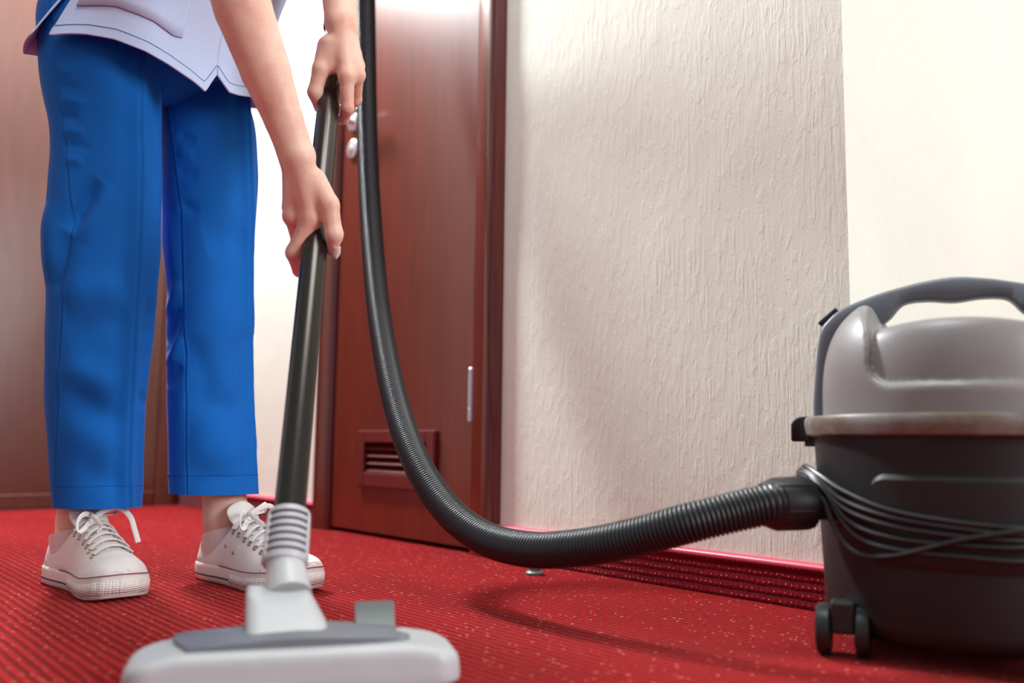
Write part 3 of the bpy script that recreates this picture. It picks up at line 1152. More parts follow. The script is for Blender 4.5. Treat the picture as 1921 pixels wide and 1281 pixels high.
# left arm and the upper hand
elL = at(622, -215, 1.47)
wrL = at(640, 42, 1.372)
body.group([(shL, shL + (elL - shL) * 0.5, 0.044, 0.041), (shL + (elL - shL) * 0.5, elL, 0.041, 0.036)], 0.02, 0.03)
m1 = elL + (wrL - elL) * 0.25
m2 = elL + (wrL - elL) * 0.7
body.group([(elL, m1, 0.0355, 0.0375), (m1, m2, 0.0375, 0.0295), (m2, wrL, 0.0295, 0.0255)], 0.002, 0.010)
iL = [A(651, 142, 1.362), A(652, 203, 1.374), A(645, 223, 1.402), A(632, 225, 1.424)]
mL = [A(669, 140, 1.375), A(667, 186, 1.412), A(652, 205, 1.438), A(630, 205, 1.448)]
gL = [A(671, 124, 1.395), A(668, 166, 1.436), A(652, 185, 1.460), A(630, 188, 1.464)]
pL = [A(667, 104, 1.414), A(664, 144, 1.456), A(650, 160, 1.476), A(630, 164, 1.478)]
tL = [A(614, 88, 1.366), A(602, 130, 1.364), A(591, 173, 1.372), A(599, 203, 1.390)]
hand(wrL, [iL[0], mL[0], gL[0], pL[0]], 0.0185, [0.0125, 0.0120, 0.0115, 0.0105],
     [(iL[0], iL[0], 0.0132, 0.0132), (mL[0], mL[0], 0.0130, 0.0130), (A(622, 85, 1.362), A(625, 125, 1.366), 0.016, 0.011)],
     [(iL, [0.0118, 0.0098, 0.0085, 0.0075]), (mL, [0.0115, 0.0100, 0.0086, 0.0078]), (gL, [0.011, 0.0095, 0.0082, 0.0075]), (pL, [0.010, 0.0084, 0.0074, 0.0068])],
     (tL, [0.0160, 0.0128, 0.0112, 0.0082]))

P_, Q_ = sdf_mesh(body, (-0.95, 0.98, 0.0), (0.02, 1.78, 1.66), 0.0030, slack=1.5)
bo = fast_obj('body', P_, Q_, 'skin')
pchild(bo)


def nail(base, tip, normal, wdt, lift, name='fingernail'):
    base, tip = np.array(base), np.array(tip)
    ax = tip - base
    L_ = np.linalg.norm(ax)
    ax /= L_
    nrm = np.array(normal, float)
    nrm -= ax * (nrm @ ax)
    nrm /= np.linalg.norm(nrm)
    sd = np.cross(ax, nrm)
    V, Fc = [], []
    nu, nv = 10, 8
    for i in range(nu + 1):
        a = i / nu
        wd = wdt * (0.85 + 0.15 * math.sin(math.pi * a)) * (1 if a < 0.6 else math.sqrt(max(0.0, 1 - ((a - 0.6) / 0.42) ** 2)))
        for j in range(nv + 1):
            bb = j / nv * 2 - 1
            p = base + ax * L_ * a + sd * wd * bb + nrm * (lift - 0.0032 * bb * bb)
            V.append(p)
    for i in range(nu):
        for j in range(nv):
            q = i * (nv + 1) + j
            Fc.append((q, q + 1, q + nv + 2, q + nv + 1))
    o = obj(name, V, Fc, 'nail')
    so = o.modifiers.new('solid', 'SOLIDIFY')
    so.thickness = 0.0008
    o.parent = bo
    return o


nail(A(630.5, 459, 1.2125), A(628, 481, 1.2245), cam_pos - A(600, 470, 1.21) + np.array([0.35, 0, 0.2]), 0.0062, 0.0078)

# simple face and hair above the frame
for sg in (-1, 1):
    c = headc + FV * 0.074 + SV * sg * 0.031 + np.array([0, 0, 0.018])
    e = MB()
    e.lathe([(0.0005, -0.012), (0.007, -0.0095), (0.0115, -0.003), (0.0115, 0.003), (0.007, 0.0095), (0.0005, 0.012)], 16)
    eo = e.build('eye', 'eye')
    eo.location = c
    eo.parent = bo
lp = headc + FV * 0.079 + np.array([0, 0, -0.058])
C, _ = catmull([lp - SV * 0.024 - FV * 0.01, lp, lp + SV * 0.024 - FV * 0.01], 12)
mo = tube_mesh(C, 0.0055 * np.sin(np.linspace(0.25, math.pi - 0.25, 12)), 10).build('mouth', 'lips')
mo.parent = bo


def hair_f(P):
    q = P - (headc + np.array([-0.018, 0.01, 0.035]))
    d = np.linalg.norm(q, axis=1) - 0.096
    face = (P - headc) @ FV - 0.045 - 0.5 * np.maximum((P - headc)[:, 2] - 0.05, 0)
    d = np.maximum(d, face)
    bun = np.linalg.norm(P - (headc - FV * 0.115 + np.array([0, 0, 0.05])), axis=1) - 0.04
    return smin(np.maximum(d, headc[2] - 0.05 - P[:, 2]), bun, 0.015)


P_, Q_ = sdf_mesh(hair_f, headc - 0.2, headc + 0.2, 0.005)
pchild(fast_obj('hair', P_, Q_, 'hair'))

# ---- trousers
def leg_rings(tab, ytab, crease, seam, seam2, folds, nphi=288, nrow=210, b_ratio=0.95, hem_amp=0.0):
    ys = [r[0] for r in tab]
    fl = smooth_table(ys, [r[1] for r in tab])
    fr = smooth_table(ys, [r[2] for r in tab])
    fy = smooth_table([r[0] for r in ytab], [r[1] for r in ytab])
    fcx = smooth_table([r[0] for r in crease], [r[1] for r in crease])
    rows = np.linspace(ys[0], ys[-1], nrow)
    phi = np.linspace(0, 2 * math.pi, nphi, endpoint=False)
    V = []
    for y in rows:
        xl, xr, Y = float(fl(y)), float(fr(y)), float(fy(y))
        xc = 0.5 * (xl + xr)
        c = at(xc, y, Y)
        ray = c - cam_pos
        ray[2] = 0
        dist = np.linalg.norm(ray)
        ray /= dist
        e1 = np.array([ray[1], -ray[0], 0])
        pl, pr = at(xl, y, Y), at(xr, y, Y)
        a = 0.5 * abs((pr - pl) @ e1)
        # the silhouette of a round thing seen close by lies a little inside its middle
        a *= 1 - 0.5 * (a / dist) ** 2
        bb = a * b_ratio
        u = np.cos(phi)
        s = np.sin(phi)                       # s < 0 faces the camera
        uc = (float(fcx(y)) - xc) / ((xr - xl) / 2)
        pc = -math.acos(np.clip(uc, -0.98, 0.98))
        dphi = (phi - pc + math.pi) % (2 * math.pi) - math.pi
        off = 0.0125 * np.exp(-np.abs(dphi) / 0.24) - 0.0050 * np.exp(-((dphi + 0.26) / 0.18) ** 2) - 0.0020 * np.exp(-((dphi - 0.30) / 0.2) ** 2)
        off += -0.0022 * np.exp(-((dphi + 0.05) / 0.028) ** 2)
        for sm in (seam, seam2):
            if sm is None:
                continue
            us = (float(np.interp(y, [p[0] for p in sm], [p[1] for p in sm])) - xc) / ((xr - xl) / 2)
            ps = -math.acos(np.clip(us, -0.98, 0.98))
            dp = (phi - ps + math.pi) % (2 * math.pi) - math.pi
            off += -0.0013 * np.exp(-(dp / 0.022) ** 2) + 0.0007 * np.exp(-((dp - 0.05) / 0.03) ** 2)
        front = np.clip(-s * 3 + 0.4, 0, 1)
        px = xc + u * (xr - xl) / 2
        for (x1, y1, x2, y2, amp, wd) in folds:
            dx, dy = x2 - x1, y2 - y1
            tt = np.clip(((px - x1) * dx + (y - y1) * dy) / (dx * dx + dy * dy), 0, 1)
            dd = np.hypot(px - x1 - tt * dx, y - y1 - tt * dy)
            raw = ((px - x1) * dx + (y - y1) * dy) / (dx * dx + dy * dy)
            fade = np.clip(1.15 - 4 * (raw - 0.5) ** 2, 0, 1)
            off += 2.1 * amp * np.exp(-(dd / (1.25 * wd)) ** 2) * front * fade
        # unseen sides wrinkle a little too
        off += 0.0012 * np.sin(y / 23.0 + 2 * phi) * (1 - front)
        V.append([c + e1 * (a + o_) * uu + ray * (bb + o_) * ss for uu, ss, o_ in zip(u, s, off)])
    return V


R_tab = [(-30, 92, 330), (40, 70, 308), (100, 70, 306), (150, 74, 306), (200, 83, 307), (250, 92, 307), (300, 95, 307), (350, 91, 307), (400, 86, 306), (480, 82, 303), (530, 85, 299), (560, 87, 297),
         (650, 85, 288), (700, 84, 282), (750, 85, 276), (850, 91, 272), (950, 99, 268)]
L_tab = [(-30, 250, 455), (60, 285, 455), (170, 296, 462), (220, 300, 478), (300, 304, 485), (400, 304, 482), (450, 305, 478), (500, 309, 475), (560, 314, 471), (650, 313, 467), (700, 313, 467),
         (750, 314, 469), (850, 316, 475), (925, 318, 480)]
R_folds = [(186, 368, 132, 455, -0.0065, 13), (205, 372, 150, 470, 0.0035, 16), (132, 455, 106, 560, -0.003, 12), (92, 400, 100, 540, 0.003, 14),
           (125, 575, 230, 545, 0.0035, 26), (130, 640, 235, 600, -0.002, 22), (120, 690, 215, 735, 0.0045, 24), (125, 742, 225, 790, -0.0045, 20), (125, 800, 220, 850, 0.0028, 26),
           (150, 880, 232, 905, -0.0025, 20), (262, 640, 285, 560, -0.0015, 14), (255, 760, 275, 740, -0.0018, 12), (200, 220, 250, 300, -0.002, 45)]
for k, yy in enumerate(range(92, 330, 26)):
    x0 = 98 + (yy - 92) * 0.11
    R_folds.append((x0, yy, x0 + 34 + 8 * (k % 3), yy + 7, 0.0014 if k % 2 else -0.0013, 6))
L_folds = [(335, 280, 368, 292, -0.0016, 6), (335, 310, 366, 318, 0.0014, 6), (336, 345, 372, 352, -0.0015, 7), (340, 400, 372, 420, -0.0018, 8), (320, 420, 332, 560, 0.002, 9),
           (318, 600, 338, 540, 0.0028, 8), (318, 650, 340, 590, -0.003, 7), (318, 690, 342, 640, 0.0025, 7), (320, 730, 340, 690, -0.0022, 7),
           (352, 640, 400, 745, -0.003, 20), (350, 745, 455, 770, -0.0042, 22), (365, 560, 450, 640, 0.003, 40), (360, 820, 460, 860, 0.0028, 34), (352, 880, 440, 905, -0.002, 20), (385, 470, 460, 450, -0.003, 26)]
tmb = MB()
VR = leg_rings(R_tab, [(-30, 1.455), (150, 1.430), (480, 1.425), (700, 1.440), (950, 1.462)],
               [(-30, 270), (110, 262), (300, 262), (480, 257), (700, 245), (800, 240), (950, 238)],
               [(-30, 95), (60, 95), (200, 112), (300, 125), (445, 135), (560, 120), (700, 113), (950, 106)], None, R_folds)
VL = leg_rings(L_tab, [(-30, 1.575), (170, 1.565), (500, 1.548), (925, 1.532)],
               [(-30, 452), (190, 458), (400, 466), (600, 463), (750, 465), (925, 473)],
               [(-30, 305), (200, 312), (420, 340), (560, 345), (700, 348), (925, 352)], None, L_folds)
for V_ in (VR, VL):
    V_ = [[tuple(p) for p in r] for r in V_]
    # turn the hem inwards
    last = V_[-1]
    cx = np.mean(np.array(last), 0)
    inn = [tuple(cx + (np.array(p) - cx) * 0.96 + np.array([0, 0, 0.001])) for p in last]
    up_ = [tuple(cx + (np.array(p) - cx) * 0.95 + np.array([0, 0, 0.03])) for p in last]
    tmb.rings(V_[::1] + [inn, up_], True, False)
# hip piece
rs = []
n_ = 72
for z, a_, b_, sh in ((0.795, 0.105, 0.060, -0.01), (0.815, 0.135, 0.080, -0.005), (0.85, 0.155, 0.100, 0.0), (0.885, 0.172, 0.122, 0.02), (0.93, 0.158, 0.115, 0.05), (1.0, 0.140, 0.108, 0.10)):
    c = pel + FV * (sh - 0.02)
    rs.append([tuple(np.array([c[0], c[1], z]) + FV * b_ * math.cos(q) + SV * a_ * math.sin(q)) for q in np.linspace(0, 2 * math.pi, n_, endpoint=False)])
tmb.rings(rs[::-1], True, True)
# faces above wind downwards: flip so that normals point out
tro = tmb.build('trousers', 'trousers', angle=70)
pchild(tro)
tro['label'] = 'bright blue trousers with pressed front creases'
# stitched hem line round each leg
for V_, rowi in ((VR, -10), (VL, -9)):
    ring = np.array(V_[rowi])
    c = ring.mean(0)
    ring = c + (ring - c) * (1 + 0.0004 / 0.07)
    ring = np.vstack([ring, ring[:1]])
    hs = tube_mesh(ring, 0.00055, 5, caps=False).build('hem_stitch', 'trousers')
    hs.parent = tro

# ---- tunic
HEM_K = [-180, -140, -112, -100, -88, -70, -55, -40, -30, -20, -14.5, -8, -2, 3, 12, 30, 60, 90, 130, 180]
HEM_V = [0.84, 0.838, 0.842, 0.846, 0.838, 0.836, 0.830, 0.816, 0.802, 0.785, 0.773, 0.812, 0.789, 0.791, 0.80, 0.815, 0.84, 0.86, 0.85, 0.84]
HEM = lambda x: np.interp(x, HEM_K, HEM_V)


def tunic_pt(phi_deg, v, off=0.0, zadd=None):
    """v = 0 at the hem, 1 at the shoulders"""
    zh = float(HEM(phi_deg))
    z = zh + (1.21 - zh) * v
    zz = z if zadd is None else z + zadd
    lean = 0.30 * max(0.0, (zz - 0.80)) ** 1.0 * 2.0
    lean = smooth_lean(zz)
    c = pel + FV * (lean - 0.012)
    flare = math.exp(-max(0, zz - 0.78) / 0.10)
    a_ = 0.148 + 0.076 * math.exp(-max(0, zz - 0.79) / 0.17)
    b_ = 0.142 + 0.034 * flare
    q = math.radians(phi_deg)
    rip = 0.003 * math.sin(3 * q + 9 * zz) + 0.002 * math.sin(7 * q + 30 * zz)
    p = np.array([c[0], c[1], zz]) + FV * (b_ + off + rip) * math.cos(q) + SV * (a_ + off + rip) * math.sin(q)
    # cloth swings out a little at the slit behind the right hip
    if -125 < phi_deg < -97 and zz < 0.93:
        p -= (SV * 0.6 + FV * 0.8) * 0.022 * (1 - (zz - 0.84) / 0.09)
    return p


smooth_lean = smooth_table([0.74, 0.80, 0.88, 0.96, 1.05, 1.15, 1.30], [0.0, 0.0, 0.012, 0.040, 0.09, 0.20, 0.34])


def tunic_patch(p0, p1, nphi, v0_, v1_, nv, off=0.0, taper=True):
    V, Fc = [], []
    phs = np.linspace(p0, p1, nphi + 1)
    vs = np.linspace(v0_, v1_, nv + 1)
    for ph in phs:
        for v in vs:
            V.append(tunic_pt(ph, v, off))
    for i in range(nphi):
        for j in range(nv):
            q = i * (nv + 1) + j
            Fc.append((q, q + nv + 1, q + nv + 2, q + 1))
    return V, Fc


# three panels that meet at the slits: front right, front left, back
tm = MB()
for p0, p1 in ((-93, -8.0), (-8.0, 95)):
    V_, F_ = tunic_patch(p0, p1, 120, 0, 1, 60)
    tm.add(V_, F_)
V_, F_ = tunic_patch(-265, -99, 80, 0, 1, 60)
HEM_ = HEM
tm2 = MB()
ph_s = np.linspace(97, 260, 90)
Vb, Fb = [], []
for ph in ph_s:
    pw = ph if ph <= 180 else ph - 360
    for v in np.linspace(0, 1, 60):
        Vb.append(tunic_pt(pw, v))
for i in range(len(ph_s) - 1):
    for j in range(59):
        q = i * 60 + j
        Fb.append((q, q + 60, q + 61, q + 1))
tm.add(Vb, Fb)
# shoulders closing the top and short sleeves
top = [tunic_pt(ph if ph <= 180 else ph - 360, 1.0) for ph in np.linspace(-180, 180, 61)[:-1]]
tc = np.mean(np.array(top), 0)
rs = []
for sc, dz in ((1.0, 0.0), (0.98, 0.025), (0.8, 0.06), (0.55, 0.085), (0.36, 0.10)):
    rs.append([tuple(tc + (p - tc) * sc + np.array([0, 0, dz]) + FV * dz * 0.6) for p in top])
tm.rings(rs, True, False)
for sh, el in ((shR, elR), (shL, elL)):
    dn = (el - sh)
    tb = tube_mesh([sh - dn * 0.35, sh - dn * 0.1, sh + dn * 0.15, sh + dn * 0.4, sh + dn * 0.55], [0.045, 0.062, 0.063, 0.060, 0.062], 32, caps=False)
    tm.add(tb.v, tb.f)
tun = tm.build('tunic', 'tunic', angle=60)
so = tun.modifiers.new('solid', 'SOLIDIFY')
so.thickness = 0.0018
so.offset = -1
pchild(tun)
tun['label'] = 'pale blue tunic with notched front hem'


def tchild(o):
    o.parent = tun
    return o


# hem bands (turned cloth) along the front panels
for p0, p1, nn in ((-93, -8.3, 80), (-7.7, 95, 80)):
    V, Fc = [], []
    for ph in np.linspace(p0, p1, nn):
        zh = float(HEM(ph))
        for k in range(4):
            dzz = 0.0003 + 0.0175 * k / 3
            v = dzz / (1.21 - zh)
            V.append(tunic_pt(ph, v, 0.0010 if 0 < k < 3 or k == 0 else 0.0010))
        V.append(tunic_pt(ph, 0.0180 / (1.21 - zh), -0.0012))
    for i in range(nn - 1):
        for j in range(4):
            q = i * 5 + j
            Fc.append((q, q + 5, q + 6, q + 1))
    tchild(obj('hem_band', V, Fc, 'tunic', None, True, 40))
    ln = [tunic_pt(ph, 0.0165 / (1.21 - float(HEM(ph))), 0.0014) for ph in np.linspace(p0, p1, nn)]
    tchild(tube_mesh(ln, 0.0006, 5).build('hem_stitch', 'stitch'))
# patch pocket with slanted bottom
V, Fc = [], []
pk = np.linspace(-84, -26, 40)
for ph in pk:
    zb = float(np.interp(ph, [-84, -60, -40, -30, -26], [0.888, 0.884, 0.868, 0.852, 0.853]))
    zh = float(HEM(ph))
    for k in range(8):
        z = zb + (0.99 - zb) * k / 7
        V.append(tunic_pt(ph, (z - zh) / (1.21 - zh), 0.0014))
for i in range(39):
    for j in range(7):
        q = i * 8 + j
        Fc.append((q, q + 8, q + 9, q + 1))
po = obj('pocket', V, Fc, 'tunic', None, True, 40)
so = po.modifiers.new('solid', 'SOLIDIFY')
so.thickness = 0.0014
so.offset = 1
tchild(po)
ln = []
for ph in pk:
    zb = float(np.interp(ph, [-84, -60, -40, -30, -26], [0.888, 0.884, 0.868, 0.852, 0.853]))
    zh = float(HEM(ph))
    ln.append(tunic_pt(ph, (zb - zh) / (1.21 - zh), 0.0020))
tchild(tube_mesh(ln, 0.0007, 5).build('pocket_stitch', 'stitch'))

# ---- canvas sneakers
LSH = 0.283
HWS = smooth_table([0, 0.012, 0.035, 0.08, 0.2, 0.4, 0.55, 0.7, 0.8, 0.89, 0.95, 0.985, 1.0],
                   [0, 0.015, 0.0245, 0.031, 0.0355, 0.0345, 0.039, 0.0465, 0.0475, 0.0425, 0.032, 0.018, 0])
HTOP = smooth_table([0, 0.04, 0.12, 0.20, 0.27, 0.33, 0.39, 0.45, 0.55, 0.65, 0.74, 0.82, 0.90, 0.96, 1.0],
                    [0.072, 0.076, 0.070, 0.063, 0.064, 0.076, 0.090, 0.096, 0.090, 0.078, 0.066, 0.058, 0.052, 0.044, 0.036])
BEND = smooth_table([0, 0.3, 0.6, 0.85, 1.0], [0.002, 0.0, -0.003, 0.000, 0.006])


def stations(n):
    a = np.linspace(0, math.pi, n)
    return (1 - np.cos(a)) / 2


def outline(n, sgn_foot, grow=0.0):
    s = stations(n)
    left = [(x * LSH, HWS(x) * (1) + 0, x) for x in s]
    pts = []
    for x in s:
        pts.append((x, 1))
    for x in s[::-1][1:-1]:
        pts.append((x, -1))
    out = []
    for x, sg in pts:
        hw = float(HWS(x))
        cy = float(BEND(x)) * sgn_foot * 1.6
        out.append((x, sg, x * LSH, cy + sg * hw))
    return out


def sole_ring(n, foot, z_f, grow):
    """outline pushed outwards by grow, at height z_f(s)"""
    o = outline(n, foot)
    P = np.array([(a[2], a[3]) for a in o])
    T = np.roll(P, -1, 0) - np.roll(P, 1, 0)
    T /= np.linalg.norm(T, axis=1)[:, None] + 1e-9
    Nn = np.stack([T[:, 1], -T[:, 0]], 1)
    cen = P.mean(0)
    if ((P - cen) * Nn).sum() < 0:
        Nn = -Nn
    Q = P + Nn * grow
    return [(q[0], q[1], float(z_f(a[0]))) for q, a in zip(Q, o)]


spring = lambda s: 0.007 * max(0, (s - 0.72) / 0.28) ** 2
soleh = lambda s: 0.029 + 0.004 * max(0.0, (s - 0.6) / 0.4)


def upper_pt(s, tq, foot, off=0.0):
    """point of the canvas; tq from -1 (right edge of the sole) over the top to 1"""
    hw = float(HWS(s)) * 0.965
    cy = float(BEND(s)) * foot * 1.6
    zb = 0.020 + spring(s)
    H = float(HTOP(s)) + spring(s)
    w = min(1, max(0, (s - 0.30) / 0.25))
    n_ = 5.0 * (1 - w) + 2.15 * w
    if s > 0.75:
        n_ = 2.15 + 1.3 * (s - 0.75) / 0.25
    a = tq * math.pi / 2
    sy = math.copysign(abs(math.sin(a)) ** (2 / n_), a)
    cz = abs(math.cos(a)) ** (2 / n_)
    lean = 1 - (0.10 + 0.16 * max(0.0, 1 - s / 0.4)) * cz
    return np.array([s * LSH + 0.013 * max(0.0, 1 - s / 0.15) * min(1.0, cz), cy + (hw + off) * sy * lean, zb + (H - zb + off) * cz])


def make_shoe(foot, loc, rz, label):
    root = MB()
    ns, nt = 70, 48
    S = stations(ns)
    V, Fc = [], []
    tq = np.linspace(-1, 1, nt + 1)
    for s in S:
        for a in tq:
            V.append(upper_pt(s, a, foot))
    for i in range(ns - 1):
        sm = 0.5 * (S[i] + S[i + 1])
        for j in range(nt):
            tm_ = 0.5 * (tq[j] + tq[j + 1])
            open_t = 0.0
            if 0.030 < sm < 0.44:
                open_t = 0.62 if sm < 0.30 else 0.62 - 0.40 * (sm - 0.30) / 0.14
            if abs(tm_) < open_t:
                continue
            q = i * (nt + 1) + j
            Fc.append((q, q + 1, q + nt + 2, q + nt + 1) if False else (q, q + nt + 1, q + nt + 2, q + 1))
    shoe = obj('shoe', V, Fc, 'canvas', None, True, 60)
    so = shoe.modifiers.new('solid', 'SOLIDIFY')
    so.thickness = 0.0028
    so.offset = 0
    shoe['label'] = label
    n = 60
    # sole
    mb_ = MB()
    rs = [sole_ring(n, foot, lambda s: spring(s) + 0.0, -0.004), sole_ring(n, foot, lambda s: spring(s) + 0.002, 0.0), sole_ring(n, foot, lambda s: spring(s) + 0.010, 0.0012),
          sole_ring(n, foot, lambda s: spring(s) + soleh(s) - 0.006, 0.0012), sole_ring(n, foot, lambda s: spring(s) + soleh(s) - 0.002, 0.0006), sole_ring(n, foot, lambda s: spring(s) + soleh(s), -0.0022),
          sole_ring(n, foot, lambda s: spring(s) + soleh(s) - 0.004, -0.008)]
    mb_.rings(rs)
    kids = [mb_.build('sole', 'rubber', None, True, 60)]

    def band(name, mat_, s_lo, s_hi, z0f, z1f, grow):
        r1 = sole_ring(n, foot, z0f, grow)
        r2 = sole_ring(n, foot, z1f, grow)
        o_ = outline(n, foot)
        b_ = MB()
        VV = r1 + r2
        N_ = len(r1)
        ff = []
        for j in range(N_):
            k = (j + 1) % N_
            if s_lo <= o_[j][0] <= s_hi and s_lo <= o_[k][0] <= s_hi:
                ff.append((j, k, N_ + k, N_ + j))
        b_.add(VV, ff)
        x = b_.build(name, mat_, None, True, 60)
        sol = x.modifiers.new('solid', 'SOLIDIFY')
        sol.thickness = 0.0012
        sol.offset = 0
        kids.append(x)
        return x

    band('sole_stripe', 'stripe', 0.0, 0.50, lambda s: spring(s) + 0.0095, lambda s: spring(s) + 0.0120, 0.0013)
    band('sole_line', 'redline', 0.35, 1.0, lambda s: spring(s) + soleh(s) - 0.0010, lambda s: spring(s) + soleh(s) + 0.0004, 0.0012)
    band('toe_bumper', 'knurl', 0.48, 1.0, lambda s: spring(s) + 0.006, lambda s: spring(s) + soleh(s) - 0.008, 0.0016)
    # toe cap
    V, Fc = [], []
    Sx = np.linspace(0.765, 0.992, 26)
    tq2 = np.linspace(-0.93, 0.93, 41)
    for s in Sx:
        for a in tq2:
            s2 = max(s, 0.765 + 0.05 * a * a) if s < 0.82 else s
            V.append(upper_pt(s2, a, foot, 0.0016))
    for i in range(25):
        for j in range(40):
            q = i * 41 + j
            Fc.append((q, q + 41, q + 42, q + 1))
    tcap = obj('toe_cap', V, Fc, 'rubber', None, True, 60)
    so = tcap.modifiers.new('solid', 'SOLIDIFY')
    so.thickness = 0.0016
    so.offset = 0
    kids.append(tcap)
    # lining and tongue
    V, Fc = [], []
    for s in np.linspace(0.02, 0.46, 24):
        for a in np.linspace(-1, 1, 33):
            V.append(upper_pt(s, a, foot, -0.0035) - np.array([0, 0, 0.0035]))
    for i in range(23):
        sm = 0.02 + 0.44 * (i + 0.5) / 23
        for j in range(32):
            tm_ = -1 + (j + 0.5) / 16
            op_ = 0.6 if sm < 0.30 else 0.6 - 0.42 * (sm - 0.30) / 0.14
            if 0.045 < sm < 0.44 and abs(tm_) < op_:
                continue
            q = i * 33 + j
            Fc.append((q, q + 33, q + 34, q + 1))
    kids.append(obj('lining', V, Fc, 'navy', None, True, 60))
    V, Fc = [], []
    tl_ = [(0.72, 0.060, 0.019), (0.60, 0.083, 0.020), (0.50, 0.0955, 0.023), (0.43, 0.106, 0.027), (0.39, 0.117, 0.030), (0.365, 0.126, 0.029), (0.358, 0.130, 0.025)]
    for (s, z, hw) in tl_:
        for j in range(13):
            bq = j / 6 - 1
            V.append((s * LSH, float(BEND(s)) * foot * 1.6 + hw * bq, z - 0.012 * bq * bq + 0.0015))
    for i in range(len(tl_) - 1):
        for j in range(12):
            q = i * 13 + j
            Fc.append((q, q + 1, q + 14, q + 13))
    tg = obj('tongue', V, Fc, 'canvas', None, True)
    so = tg.modifiers.new('solid', 'SOLIDIFY')
    so.thickness = 0.004
    sb = tg.modifiers.new('sub', 'SUBSURF')
    sb.levels = sb.render_levels = 1
    kids.append(tg)
    # eyelets and laces
    rows = np.linspace(0.445, 0.735, 6)
    for k, s in enumerate(rows):
        ends = []
        for sg in (-1, 1):
            tq_ = sg * (0.50 - 0.012 * k)
            p = upper_pt(s, tq_, foot, 0.0016)
            pa = upper_pt(s, tq_ + 0.02, foot, 0.0016) - upper_pt(s, tq_ - 0.02, foot, 0.0016)
            pb = upper_pt(s + 0.02, tq_, foot, 0.0016) - upper_pt(s - 0.02, tq_, foot, 0.0016)
            pa /= np.linalg.norm(pa)
            pb -= pa * (pa @ pb)
            pb /= np.linalg.norm(pb)
            nn = np.cross(pb, pa)
            if nn[2] < 0:
                nn = -nn
            e = MB()
            rs = []
            for r_, hh in ((0.0018, 0.0), (0.0022, 0.0011), (0.0034, 0.0012), (0.0042, 0.0004), (0.0043, -0.0006)):
                rs.append([tuple(p + (pa * math.cos(q) + pb * math.sin(q)) * r_ + nn * hh) for q in np.linspace(0, 2 * math.pi, 14, endpoint=False)])
            e.rings(rs, True, False)
            e.add([p - nn * 0.0003 + (pa * math.cos(q) + pb * math.sin(q)) * 0.0022 for q in np.linspace(0, 2 * math.pi, 10, endpoint=False)], [tuple(range(10))])
            kids.append(e.build('eyelet', 'eyelet', None, True, 60))
            ends.append(tq_)
        # flat lace across
        C = []
        for a in np.linspace(ends[0] * 0.90, ends[1] * 0.90, 17):
            q = upper_pt(s + 0.006, a, foot, 0.0042 + 0.0022 * math.cos(a / ends[1] * math.pi / 2))
            C.append(q)
        kids.append(tube_mesh(C, 0.0066, 10, flat=0.20, up=(0, 0, 1)).build('lace', 'lace', None, True))
        if k < 5:
            for sg in (-1, 1):
                s2 = rows[k + 1]
                C = [upper_pt(s + (s2 - s) * w_, sg * (0.40 - 0.30 * w_), foot, 0.0018) for w_ in np.linspace(0, 1, 8)]
                kids.append(tube_mesh(C, 0.0034, 8, flat=0.3, up=(0, 0, 1)).build('lace', 'lace', None, True))
    # bow: knot, two loops, two tails
    kz = np.array([0.452 * LSH, float(BEND(0.45)) * foot * 1.6, 0.108])
    bows = [
        [(0, 0, 0), (0.004, 0.018, 0.012), (-0.006, 0.036, 0.016), (-0.016, 0.040, 0.004), (-0.010, 0.022, 0.002), (0, 0.002, 0.001)],
        [(0, 0, 0), (0.008, -0.016, 0.006), (0.020, -0.030, -0.002), (0.028, -0.032, -0.018), (0.020, -0.020, -0.014), (0.002, -0.002, 0.0)],
        [(0, 0, 0), (0.006, 0.014, 0.010), (0.006, 0.034, 0.014), (0.012, 0.050, 0.000), (0.020, 0.056, -0.022), (0.026, 0.060, -0.040)],
        [(0, 0, 0), (0.012, -0.008, 0.004), (0.028, -0.006, -0.004), (0.040, -0.002, -0.012), (0.046, -0.012, -0.020)],
    ]
    for bq in bows:
        C, _ = catmull([kz + np.array(p) for p in bq], 40)
        kids.append(tube_mesh(C, 0.0040, 10, flat=0.3, up=(1, 0, 0.2)).build('lace', 'lace', None, True))
    MBk = MB()
    th_ = np.linspace(0, 2 * math.pi, 12, endpoint=False)
    MBk.rings([[tuple(kz + np.array([x, r * math.cos(q), r * math.sin(q) * 0.8])) for q in th_] for x, r in ((-0.007, 0.002), (-0.005, 0.0055), (0.003, 0.0065), (0.007, 0.004), (0.008, 0.001))])
    kids.append(MBk.build('lace_knot', 'lace', None, True))
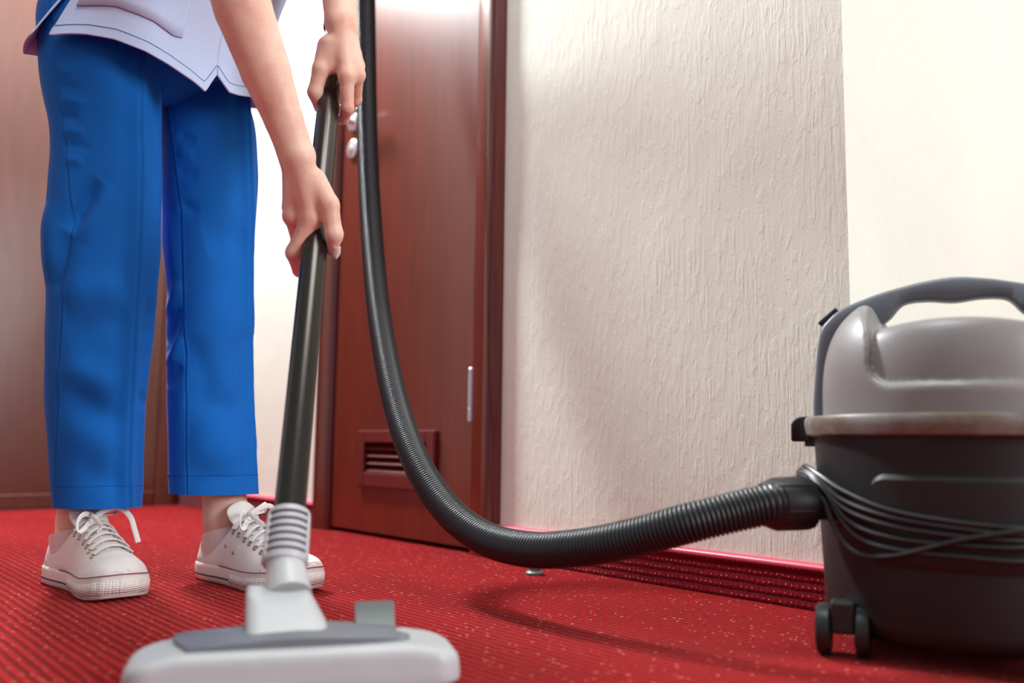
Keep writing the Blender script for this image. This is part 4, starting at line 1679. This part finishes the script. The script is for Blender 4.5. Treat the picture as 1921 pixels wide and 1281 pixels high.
    # sock rising above the collar
    rs = []
    for z, a_, b_, x0 in ((0.036, 0.045, 0.030, 0.212), (0.056, 0.043, 0.034, 0.214), (0.067, 0.041, 0.0365, 0.216), (0.076, 0.0405, 0.0375, 0.217), (0.0785, 0.040, 0.0378, 0.217), (0.0785, 0.036, 0.034, 0.217)):
        ring = []
        for q in np.linspace(0, 2 * math.pi, 120, endpoint=False):
            rib = 1 + 0.010 * math.cos(40 * q)
            tilt = 0.28 * (math.cos(q) * a_)
            ring.append((x0 * LSH + a_ * math.cos(q) * rib, b_ * math.sin(q) * rib, z + (tilt if z > 0.05 else 0)))
        rs.append(ring)
    mbs = MB()
    mbs.rings(rs, True, False)
    kids.append(mbs.build('sock', 'sock', None, True, 60))
    for k in kids:
        k.parent = shoe
    # air vents on the inner side
    for s in (0.40, 0.50):
        p = upper_pt(s, -foot * 0.80, foot, 0.0018)
        e = MB()
        rs = []
        for r_, hh in ((0.0012, 0.0008), (0.0026, 0.0010), (0.0032, 0.0)):
            rs.append([(p[0] + r_ * math.cos(q), p[1] - foot * hh, p[2] + r_ * math.sin(q)) for q in np.linspace(0, 2 * math.pi, 12, endpoint=False)])
        e.rings(rs, True, False)
        x = e.build('air_vent', 'eyelet', None, True)
        x.parent = shoe
    shoe.location = tuple(map(float, loc))
    shoe.rotation_euler = (0, 0, rz)
    return shoe


def heel_from_ankle(ank, deg):
    f = np.array([math.cos(math.radians(deg)), math.sin(math.radians(deg)), 0])
    p = np.array([ank[0], ank[1], 0]) - f * 0.205 * LSH
    return p


for foot, ank, deg, lab in ((-1, ankR, -46, 'white canvas sneaker, toe towards the camera'), (1, ankL, -40, 'white canvas sneaker half hidden by the nozzle neck')):
    sh = make_shoe(foot, heel_from_ankle(ank, deg), math.radians(deg), lab)
    if foot < 0:
        sh.location.x -= 0.007
        sh.location.y -= 0.004
    sh.parent = person
    sh.matrix_parent_inverse = Matrix.LocRotScale(person.location, person.rotation_euler, None).inverted()

bpy.context.view_layer.update()
